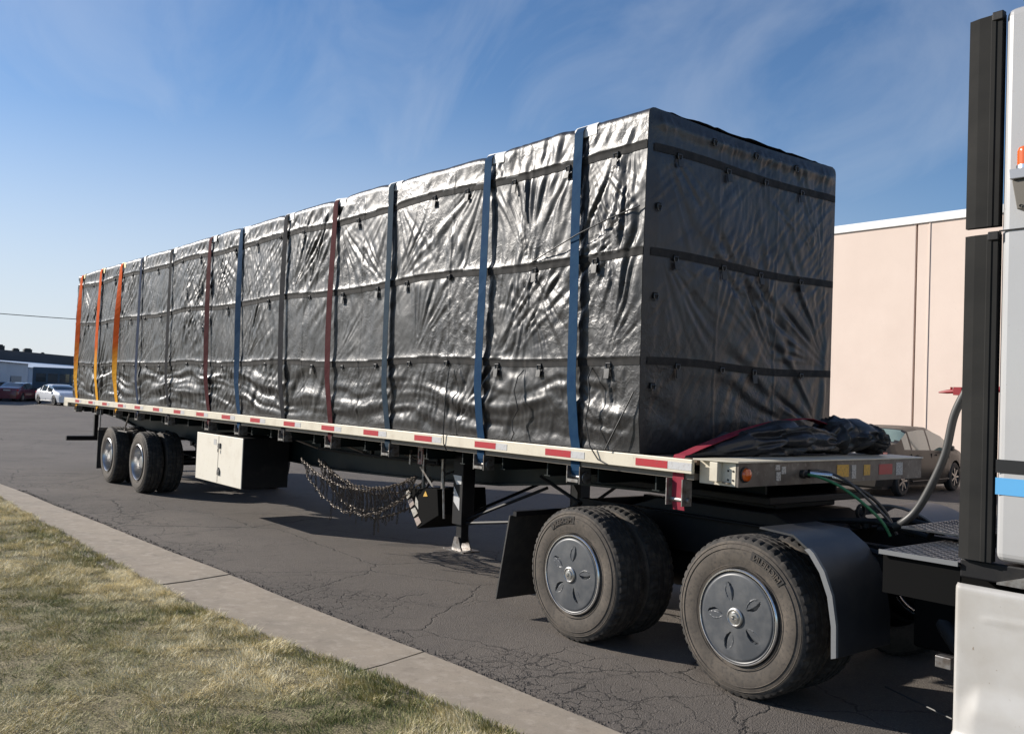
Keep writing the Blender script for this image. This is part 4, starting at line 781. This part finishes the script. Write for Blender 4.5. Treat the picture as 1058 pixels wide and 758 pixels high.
fp = [(17.42, 1.10), (17.66, 1.085), (17.79, 1.0), (17.87, .90), (17.925, .77), (17.955, .60), (17.96, .42)]
def fender(mb, prof, y0, y1, th=.012):
    n = len(prof); 
    v = [(x, y, z) for y in (y0, y1) for x, z in prof] + [(x - .006, y, z - th) for y in (y0, y1) for x, z in prof]
    f = []
    for i in range(n - 1): f += [(i, i + 1, n + i + 1, n + i), (2 * n + i, 3 * n + i, 3 * n + i + 1, 2 * n + i + 1), (i, 2 * n + i, 2 * n + i + 1, i + 1), (n + i, n + i + 1, 3 * n + i + 1, 3 * n + i)]
    f += [(0, n, 3 * n, 2 * n), (n - 1, 3 * n - 1, 4 * n - 1, 2 * n - 1)]; mb.add(v, f)
FEND = mat('fender_dark_grey', (.028, .03, .034), .38, noise=(5, .45, .75, (.05, .05, .05)))
LIP = mat('fender_lip_grey', (.16, .165, .17), .45)
m = MB(); fender(m, fp, .0, .62); FN = Q(m, 'fender', FEND, smooth=True)
m = MB(); lp = [(17.77, 1.02), (17.80, .998), (17.875, .90), (17.93, .77), (17.96, .60), (17.965, .418)]; v = [(x + .002, y, z) for y in (-.004, .020) for x, z in lp]; n = len(lp); v += [(x - .03, -.004, z - .012) for x, z in lp]
m.add(v, [(i, i + 1, n + i + 1, n + i) for i in range(n - 1)] + [(i, 2 * n + i, 2 * n + i + 1, i + 1) for i in range(n - 1)]); m.build('fender_lip', LIP, FN)
arc = [(17.275 + .62 * math.cos(a), .51 + .62 * math.sin(a)) for a in np.linspace(2.2, .15, 22)]
m = MB(); fender(m, arc, 1.86, 2.46); FN = Q(m, 'fender', FEND, smooth=True)
m = MB(); m.tube([(x + .004, 1.86, z) for x, z in arc], .012, 6); m.build('fender_lip', LIP, FN)
m = MB(); m.box(18.08, 18.63, .66, 1.1, .42, 1.04); Q(m, 'battery_box', mat('matt_black'), bevel=.02)
m = MB(); m.box(18.0, 18.63, 1.75, 2.40, .42, 1.05); Q(m, 'battery_box', BLACK, bevel=.02)
TREAD = mat('tread_plate', (.075, .08, .09), .35, metal=.6, noise=(8, .45, .7, (.04, .04, .045)))
def tread(x0, x1, y0, y1, z):
    m = MB(); m.box(x0, x1, y0, y1, z - .012, z); i = 0; x = x0 + .03
    while x < x1 - .02:
        y = y0 + .03; j = 0
        while y < y1 - .02:
            s = 1 if (i + j) % 2 else -1; a, b = .016, .005; d = Vector((1, s)).normalized(); e = Vector((-d.y, d.x)); c = Vector((x, y)); q = [c + d * a, c + e * b, c - d * a, c - e * b]
            m.add([(p.x, p.y, z + .0003) for p in q] + [(c.x, c.y, z + .006)], [(0, 1, 4), (1, 2, 4), (2, 3, 4), (3, 0, 4)]); y += .036; j += 1
        x += .036; i += 1
    return m
Q(tread(18.20, 18.64, .03, .80, 1.075), 'deck_plate', TREAD); Q(tread(17.97, 18.42, .70, 2.1, 1.135), 'deck_plate', TREAD)
m = MB(); m.box(18.20, 18.64, .018, .028, 1.055, 1.080); Q(m, 'deck_edge', LIP)
m = MB(); m.box(18.21, 18.64, .05, .065, .84, 1.05); Q(m, 'step_panel', mat('matt_black'))
m = MB(); m.prism([(15.9, 1.09), (17.0, 1.09), (17.25, .99), (15.6, .99)], 1, .75, 1.75); m.box(15.9, 17.3, .70, 1.80, .98, 1.0); Q(m, 'fifth_wheel', BLACK, bevel=.02)
m = MB()
for k in range(9): a = Vector((17.4 + .07 * k, 1.1 + .05 * math.sin(k * 2), 1.05)); m.lathe([(0, .001), (0, .03), (.05, .03), (.05, .001)], tuple(a), 10, axis=k % 3)
m.tube([(17.35, 1.3 + .05 * math.cos(t), 1.12 + .05 * math.sin(t)) for t in np.linspace(0, 6.28, 14)][:-1], .012, 6, closed=True); m.tube([(17.2, 1.0, 1.06), (17.6, 1.05, 1.10), (18.0, 1.0, 1.05)], .02, 8); m.tube([(17.2, 1.4, 1.02), (17.6, 1.5, 1.08), (18.0, 1.4, 1.05)], .025, 8); m.tube([(17.9, .62, .95), (17.3, .7, 1.03)], .02, 8)
Q(m, 'valve_cluster', BLACK, smooth=True)
m = MB(); m.tube([(18.2, .75, .62), (18.4, .6, .5), (18.62, .5, .44)], .06, 10); Q(m, 'exhaust_pipe', mat('dull_pipe', (.02, .02, .02), .6), smooth=True)
m = MB(); m.tube([(18.0, .5, .18), (18.5, .3, .17)], .006, 6); Q(m, 'cable', PLAST)
# big hose rising behind the extender with a red coupling
def hose(name, pts, r, mt, label, n=12):
    P_ = [Vector(p) for p in pts]; out_ = []
    for i in range(len(P_) - 1):
        a = P_[max(i - 1, 0)]; b = P_[i]; c = P_[i + 1]; d = P_[min(i + 2, len(P_) - 1)]
        for t in np.linspace(0, 1, 9)[:-1]: out_.append(.5 * ((2 * b) + (c - a) * t + (2 * a - 5 * b + 4 * c - d) * t * t + (3 * b - 3 * c + d - a) * t ** 3))
    out_.append(P_[-1]); m = MB(); m.tube(out_, r, n); o = m.build(name, mt, smooth=True); tag(o, label, 'hose'); return o
hose('suspended_hose', [(17.80, .95, 1.10), (17.87, .9, 1.13), (17.96, .9, 1.22), (18.05, .9, 1.38), (18.14, .9, 1.60), (18.19, .9, 1.84), (18.26, .9, 2.0)], .026, HOSE, 'thick grey hose curving up from the deck plate behind the cab')
m = MB(); m.tube([(18.09, .9, 1.985), (18.14, .9, 1.99), (18.26, .9, 2.0), (18.66, .9, 2.02)], [.004, .012, .018, .018], 10); m.tube([(18.17, .9, 1.98), (18.17, .9, 2.02)], .008, 8); m.box(18.19, 18.24, .88, .92, 1.97, 2.02); Q(m, 'air_coupling', REDP, smooth=True)
hose('air_hose', [(17.22, .80, 1.39), (17.30, .82, 1.38), (17.42, .88, 1.33), (17.56, .92, 1.24), (17.68, .98, 1.12), (17.74, 1.0, 1.02)], .010, GREENH, 'thin green air hose from the trailer nose to the tractor deck', 8)
hose('air_hose', [(17.22, .84, 1.40), (17.28, .93, 1.41), (17.42, .98, 1.36), (17.54, 1.04, 1.25), (17.66, 1.1, 1.12), (17.72, 1.12, 1.02)], .010, HOSE, 'thin black air hose beside the green one at the trailer nose', 8)
hose('electric_cable', [(17.20, .94, 1.39), (17.28, 1.0, 1.37), (17.45, 1.1, 1.30), (17.58, 1.18, 1.18), (17.66, 1.22, 1.02)], .012, PLAST, 'stiff black power cable plugged into the trailer nose', 8)
m = MB(); m.tube([(17.23, .83, 1.395), (17.36, .90, 1.39)], .017, 10); m.tube([(17.24, .96, 1.388), (17.36, 1.05, 1.355)], .016, 10); tag(m.build('hose_coupling', CHROME, smooth=True), 'pair of shiny couplings where the hoses meet the trailer nose', 'coupling')

# ------------------------------------------------------------------ cars
def sedan(label, paint, loc, rz, glass=GLASS, kind='sedan', group=None):
    c = thing('parked_car', label, 'car', loc, rz, group)
    L_, HW, wb = 4.7, .90, 1.42; tail = -2.3; nose = 2.4
    def top(x):   # roof / hood line
        return float(np.interp(x, [-2.30, -2.22, -1.95, -1.55, -.95, -.35, .25, .85, 1.30, 2.0, 2.3, 2.4], [.80, 1.00, 1.08, 1.12, 1.40, 1.455, 1.45, 1.30, 1.03, .90, .76, .60]))
    def belt(x): return float(np.interp(x, [-2.3, -1.9, -1.2, 0, 1.2, 2.0, 2.3, 2.4], [.78, .96, .97, .95, .91, .82, .70, .58]))
    def half(x): return float(np.interp(x, [-2.3, -2.15, -1.7, -.5, .8, 1.7, 2.15, 2.32, 2.4], [.70, .80, .87, .90, .90, .87, .80, .66, .50]))
    def bot(x):
        z = .22
        for wx in (-wb, wb):
            if abs(x - wx) < .37: z = max(z, .32 + math.sqrt(max(.37 ** 2 - (x - wx) ** 2, 0)))
        return z
    xs2 = np.linspace(tail, nose, 112); V = []; rows = 13
    for x in xs2:
        h = half(x); b_ = bot(x); be = belt(x); tp_ = max(top(x), be + .004); g = max(tp_ - be, 0.0); tum = .42 * g * .75
        wr = h - tum - .06
        pts = [(h * .93, b_), (h * .98, b_ + (.40 - b_ if b_ < .4 else .01)), (h, max(.52, b_ + .015)), (h * .995, (be + max(.52, b_)) / 2 + .02), (h * .965, be - .03), (h * .94, be), (h * .94 - tum * .5, be + g * .5), (h * .94 - tum * .92, be + g * .86), (wr * .88, tp_ - .012 * min(1, g * 6)), (wr * .6, tp_), (wr * .3, tp_ + .006), (0, tp_ + .008)]
        V.append([(x, y, z) for y, z in pts])
    n = len(V[0]); allv = []; 
    for r in V: allv += r + [(p[0], -p[1], p[2]) for p in r]
    body = MB(); wins = {}; 
    def cls(x, j):
        if j in (5, 6):
            if -1.30 < x < 1.02 and top(x) - belt(x) > .16: 
                if -.90 < x < -.02: return 'w1'
                if .06 < x < 1.02: return 'w2'
                if x < -.98: return 'w0'
        if j >= 8 and j <= 10:
            if -1.50 < x < -.99: return 'rear'
            if .42 < x < 1.22: return 'front'
        if j in (7,) and (-1.4 < x < -1.05 ): return 'rear'
        if j in (7,) and (.5 < x < 1.15 ): return 'front'
        return 'b'
    F = {'b': []}
    for i in range(len(xs2) - 1):
        xm = (xs2[i] + xs2[i + 1]) / 2
        for s in (0, 1):
            o_ = s * n
            for j in range(n - 1):
                a, b_, c_, d = i * 2 * n + o_ + j, i * 2 * n + o_ + j + 1, (i + 1) * 2 * n + o_ + j + 1, (i + 1) * 2 * n + o_ + j
                k_ = cls(xm, j) + (str(s) if cls(xm, j).startswith('w') else ''); F.setdefault(k_, []).append((a, d, c_, b_) if s == 0 else (a, b_, c_, d))
    for e, st in ((0, 1), (len(xs2) - 1, -1)):
        o_ = e * 2 * n; loop = [o_ + j for j in range(n)] + [o_ + n + j for j in range(n - 1, -1, -1)]; F['b'].append(tuple(loop if st > 0 else loop[::-1]))
    for k_, fs in F.items():
        me = bpy.data.meshes.new('m'); used = sorted({v for f in fs for v in f}); mp_ = {v: i for i, v in enumerate(used)}
        me.from_pydata([allv[v] for v in used], [], [tuple(mp_[v] for v in f) for f in fs]); me.polygons.foreach_set('use_smooth', [True] * len(fs)); me.update(); me.set_sharp_from_angle(angle=math.radians(40))
        nm = {'b': 'car_body', 'rear': 'rear_window', 'front': 'windscreen'}.get(k_, 'side_window'); me.name = nm; me.materials.append(paint if k_ == 'b' else glass); o = bpy.data.objects.new(nm, me); C.objects.link(o); o.parent = c
    def sub(mb, nm, mt, **k): o = mb.build(nm, mt, None, loc=(0, 0, 0), **k); o.parent = c; o.location = (0, 0, 0); return o
    m = MB(); m.box(-2.1, 2.1, -.72, .72, .16, .5); sub(m, 'underbody', PLAST)
    for s in (1, -1):
        m = MB(); m.box(-2.24, -1.95, s * .62 - .16, s * .62 + .16, .79, .93); sub(m, 'tail_lamp', REDL, bevel=.03)
        m = MB(); m.box(2.02, 2.31, s * .60 - .17, s * .60 + .17, .60, .73); sub(m, 'headlight', HEADL, bevel=.03)
        m = MB(); m.box(.78, .93, min(s * .88, s * 1.05), max(s * .88, s * 1.05), .93, 1.05); sub(m, 'mirror', PLAST, bevel=.03)
        for x in (-.75, .25): m = MB(); m.box(x, x + .17, min(s * .885, s * .91), max(s * .885, s * .91), .83, .86); sub(m, 'door_handle', paint, bevel=.008)
        m = MB(); m.tube([(x, s * (half(x) + .002), .30 + .0) for x in (-1.0, 0, 1.0)], .02, 6); 
        for x in (-1.02, .02, 1.02): m.box(x - .004, x + .004, min(s * .80, s * (half(x) * .995)), max(s * .80, s * (half(x) * .995) + .002 * s), .35, .88)
        sub(m, 'door_trim', PLAST)
    for wx in (-wb, wb):
        for s in (1, -1):
            m = MB(); m.lathe([(-.19 * s, .20), (-.18 * s, .29), (-.15 * s, .325), (-.03 * s, .325), (0, .29), (.0, .21)], (wx, s * .885, .325), 32); w_ = sub(m, 'tyre', RUBBER, smooth=True)
            m = MB(); m.lathe([(-.01 * s, .215), (-.03 * s, .205), (-.04 * s, .18), (-.10 * s, .17), (-.1 * s, .001)], (wx, s * .885, .325), 32, mi=1)
            for k in range(7): 
                a = k * 2 * PI / 7; M_ = Matrix.Translation((wx, s * .868, .325)) @ Matrix.Rotation(a, 4, 'Y'); m.box(.02, .20, -.012, .012, -.018, .018, M=M_)
            m.lathe([(-.02 * s, .05), (-.005 * s, .04), (-.005 * s, .001)], (wx, s * .885, .325), 16); sub(m, 'rim', [ALU, PLAST], smooth=False)
    m = MB(); m.box(2.33, 2.405, -.5, .5, .44, .56); sub(m, 'grille', PLAST); m = MB(); m.box(-2.32, -2.295, -.25, .25, .80, .91); sub(m, 'number_plate', PLATE)
    return c
# view-direction helper for the far background: world point on a bearing from the camera at a distance
def far(u, d, z=0):
    a = _F.xy + _R.xy * ((u - 529) / 946.4); a = Vector(a).normalized() * d; return Vector((CAM[0] + a.x, CAM[1] + a.y, z))
cg = sedan('grey brown four door sedan parked facing the pink concrete building', CARGREY, (9.80, 15.80, 0), math.radians(94.1), GLASSG)
cg.scale = (1, 1, 1.04)
sedan('white sedan parked on the asphalt left of the trailer tail', CARWHITE, (-50.1, 11.3, 0), math.radians(8), GLASS)
sedan('maroon car parked left of the white sedan', CARRED, (-59.0, 10.4, 0), math.radians(150), GLASS)
sedan('dark car half hidden behind the maroon car at the left edge', CARDARK, tuple(far(8, 84)), math.radians(60), GLASS)
sedan('small dark car in the gap between the maroon car and the white sedan', CARDARK, tuple(far(36, 86)), math.radians(20), GLASS)

# ------------------------------------------------------------------ buildings
BW = thing('pink_building', 'pink tilt-up concrete building with white parapet behind the grey car', 'building', (-10, 30, 0))
WY = 22.0; js = [7.06 + 5.9 * k for k in range(-9, 5)]
for k in range(len(js) - 1):
    m = MB(); m.box(js[k] + .03, js[k + 1] - .03, WY, WY + .2, 0, 7.55); m.build('wall_panel', PINK, BW, bevel=.015)
for k in range(4, 12): m = MB(); m.box(js[k] + 2.2, js[k] + 2.5, WY - .09, WY - .001, 6.2, 6.4); m.build('wall_vent', PARAP, BW, bevel=.01) if k % 3 == 1 else None
m = MB(); m.box(js[0], js[-1], WY + .06, WY + 16, 0, 7.5); m.build('wall_core', mat('joint_brown', (.30, .23, .19), .9), BW)  # brown core, darker than the panels, shows as their joint lines
m = MB(); m.box(js[0] - .05, js[-1] + .05, WY - .06, WY + 16.1, 7.552, 7.80); m.build('parapet', PARAP, BW, bevel=.01)
for k in range(3, len(js) - 1, 2): m = MB(); m.box(js[k] + .38, js[k] + .42, WY - .02, WY - .0, 0.0, 7.55); m.build('joint_strip', PINK, BW)
B = thing('dark_warehouse', 'long low dark warehouse with rooftop units behind the parked vehicles', 'building', (-100, 30, 0))
a = far(-260, 88); b = far(260, 215); d = (b - a); n = Vector((-d.y, d.x, 0)).normalized() * 25
if n.dot(a - Vector((CAM[0], CAM[1], 0))) < 0: n = -n
m = MB(); q = [a, b, b + n, a + n]; m.add([(p.x, p.y, 0) for p in q] + [(p.x, p.y, 4.65) for p in q], [(0, 1, 5, 4), (1, 2, 6, 5), (2, 3, 7, 6), (3, 0, 4, 7), (4, 5, 6, 7)]); m.build('wall', BLDDARK, B)
m = MB(); m.add([(p.x, p.y, 4.65) for p in q] + [(p.x, p.y, 4.85) for p in q], [(0, 1, 5, 4), (1, 2, 6, 5), (2, 3, 7, 6), (3, 0, 4, 7), (4, 5, 6, 7)]); m.build('roof_edge', mat('brown_fascia', (.06, .05, .05), .7), B)
for u, s in ((26, .55), (21, .35), (43, .35), (54, .45), (69, .2)):
    t = min(((a.lerp(b, k / 400) - 0 * n), k) for k in [0])[0]; best = min((abs((lambda p: 529 + 946.4 * ((p - Vector(CAM)).dot(_R)) / ((p - Vector(CAM)).dot(_F)))(a.lerp(b, k / 400) + Vector((0, 0, 6))) - u), k) for k in range(401))[1]
    p = a.lerp(b, best / 400) + n * .12; m = MB(); m.box(p.x - s, p.x + s, p.y - s, p.y + s, 4.85, 4.85 + 1.1 * s); m.box(p.x - s * .7, p.x + s * .7, p.y - s * .7, p.y + s * .7, 4.85 + 1.1 * s, 4.9 + 1.25 * s); m.build('rooftop_unit', PLAST, B)
def shed(label, u0, d0, u1, d1, h, roof, depth, mt, nm='white_shed'):
    a = far(u0, d0); b = far(u1, d1); d = b - a; n = Vector((-d.y, d.x, 0)).normalized() * depth
    if n.dot(a - Vector((CAM[0], CAM[1], 0))) < 0: n = -n
    S = thing(nm, label, 'shed', tuple((a + b) / 2)); q = [a, b, b + n, a + n]; m = MB(); m.add([(p.x, p.y, 0) for p in q] + [(p.x, p.y, h) for p in q], [(0, 1, 5, 4), (1, 2, 6, 5), (2, 3, 7, 6), (3, 0, 4, 7)]); m.build('wall', mt, S)
    m = MB(); r0 = a.lerp(a + n, .5); r1 = b.lerp(b + n, .5); e = (d.normalized()) * .3; ov = n.normalized() * .3
    v = [a - e - ov, b + e - ov, r1 + e, r0 - e, b + n + e + ov, a + n - e + ov]; zz = [h - .05, h - .05, h + roof, h + roof, h - .05, h - .05]; m.add([(p.x, p.y, z) for p, z in zip(v, zz)], [(0, 1, 2, 3), (3, 2, 4, 5), (3, 5, 0), (1, 4, 2)]); m.build('roof', mat('pale_metal_roof', (.62, .66, .72), .4, metal=.2), S)
    for k in range(3):
        p = a.lerp(b, .15 + .3 * k); p2 = a.lerp(b, .30 + .3 * k); o_ = -n.normalized() * .05; m = MB(); m.add([(p.x + o_.x, p.y + o_.y, .2), (p2.x + o_.x, p2.y + o_.y, .2), (p2.x + o_.x, p2.y + o_.y, h * .62), (p.x + o_.x, p.y + o_.y, h * .62)], [(0, 1, 2, 3)]); m.build('loading_door', mat('door_blue_grey', (.16, .18, .22), .5), S)
shed('white metal shed with sloping pale roof at the left edge', -60, 74, 29, 96, 3.15, .5, 12, BLDWHITE)
shed('longer pale shed behind the blue grey box truck', 30, 103, 130, 128, 2.9, .7, 12, BLDWHITE)
# box truck
def boxtruck():
    p = far(104, 84); T2 = thing('box_truck', 'blue grey box truck parked behind the white sedan', 'truck', tuple(p), math.radians(58)); 
    def sub(m, nm, mt, **k): o = m.build(nm, mt, None, loc=(0, 0, 0), **k); o.parent = T2; o.location = (0, 0, 0); return o
    m = MB(); m.box(-4.9, .2, -1.25, 1.25, .6, 2.75); sub(m, 'cargo_box', BOXT, bevel=.05)
    m = MB(); m.prism([(.25, .5), (2.2, .5), (2.2, 1.3), (1.5, 1.45), (1.1, 2.5), (.25, 2.5)], 1, -1.05, 1.05); sub(m, 'cab', BOXT, bevel=.06)
    m = MB(); m.prism([(1.52, 1.5), (1.50, 1.48), (1.16, 2.4), (1.18, 2.42)], 1, -.95, .95); sub(m, 'windscreen', GLASS)
    for s in (1, -1): m = MB(); m.box(.45, 1.1, min(s * 1.04, s * 1.06), max(s * 1.04, s * 1.06), 1.5, 2.2); sub(m, 'side_window', GLASS)
    for k in range(5): m = MB(); m.box(-4.6 + k * .92, -3.85 + k * .92, -1.27, -1.252, 1.55, 2.25); sub(m, 'side_window', GLASS)
    for x in (-3.4, 1.3):
        for s in (1, -1): m = MB(); m.lathe([(-.25 * s, .001), (-.25 * s, .45), (0, .45), (0, .25), (-.03 * s, .24), (-.03 * s, .001)], (x, s * 1.15, .45), 24); sub(m, 'wheel', RUBBER)
boxtruck()
# power line between two poles
pa = far(-300, 62); pb = far(420, 62)
for p, lb in ((pa, 'wooden utility pole left of the view carrying the thin power line'), (pb, 'wooden utility pole hidden behind the load carrying the thin power line')):
    t_ = thing('utility_pole', lb, 'utility pole', tuple(p)); m = MB(); m.tube([(p.x, p.y, 0), (p.x, p.y, 6.6)], [.15, .1], 10); m.build('pole', WOOD, t_); m = MB(); m.box(p.x - .06, p.x + .06, p.y - .8, p.y + .8, 5.76, 5.88); m.build('crossarm', WOOD, t_)
m = MB(); m.tube([(pa.lerp(pb, t).x, pa.lerp(pb, t).y, 5.9 - .9 * 4 * t * (1 - t) * .6) for t in np.linspace(0, 1, 30)], .022, 5); tag(m.build('power_line', PLAST), 'thin dark power line crossing the pale sky left of the load', 'wire')
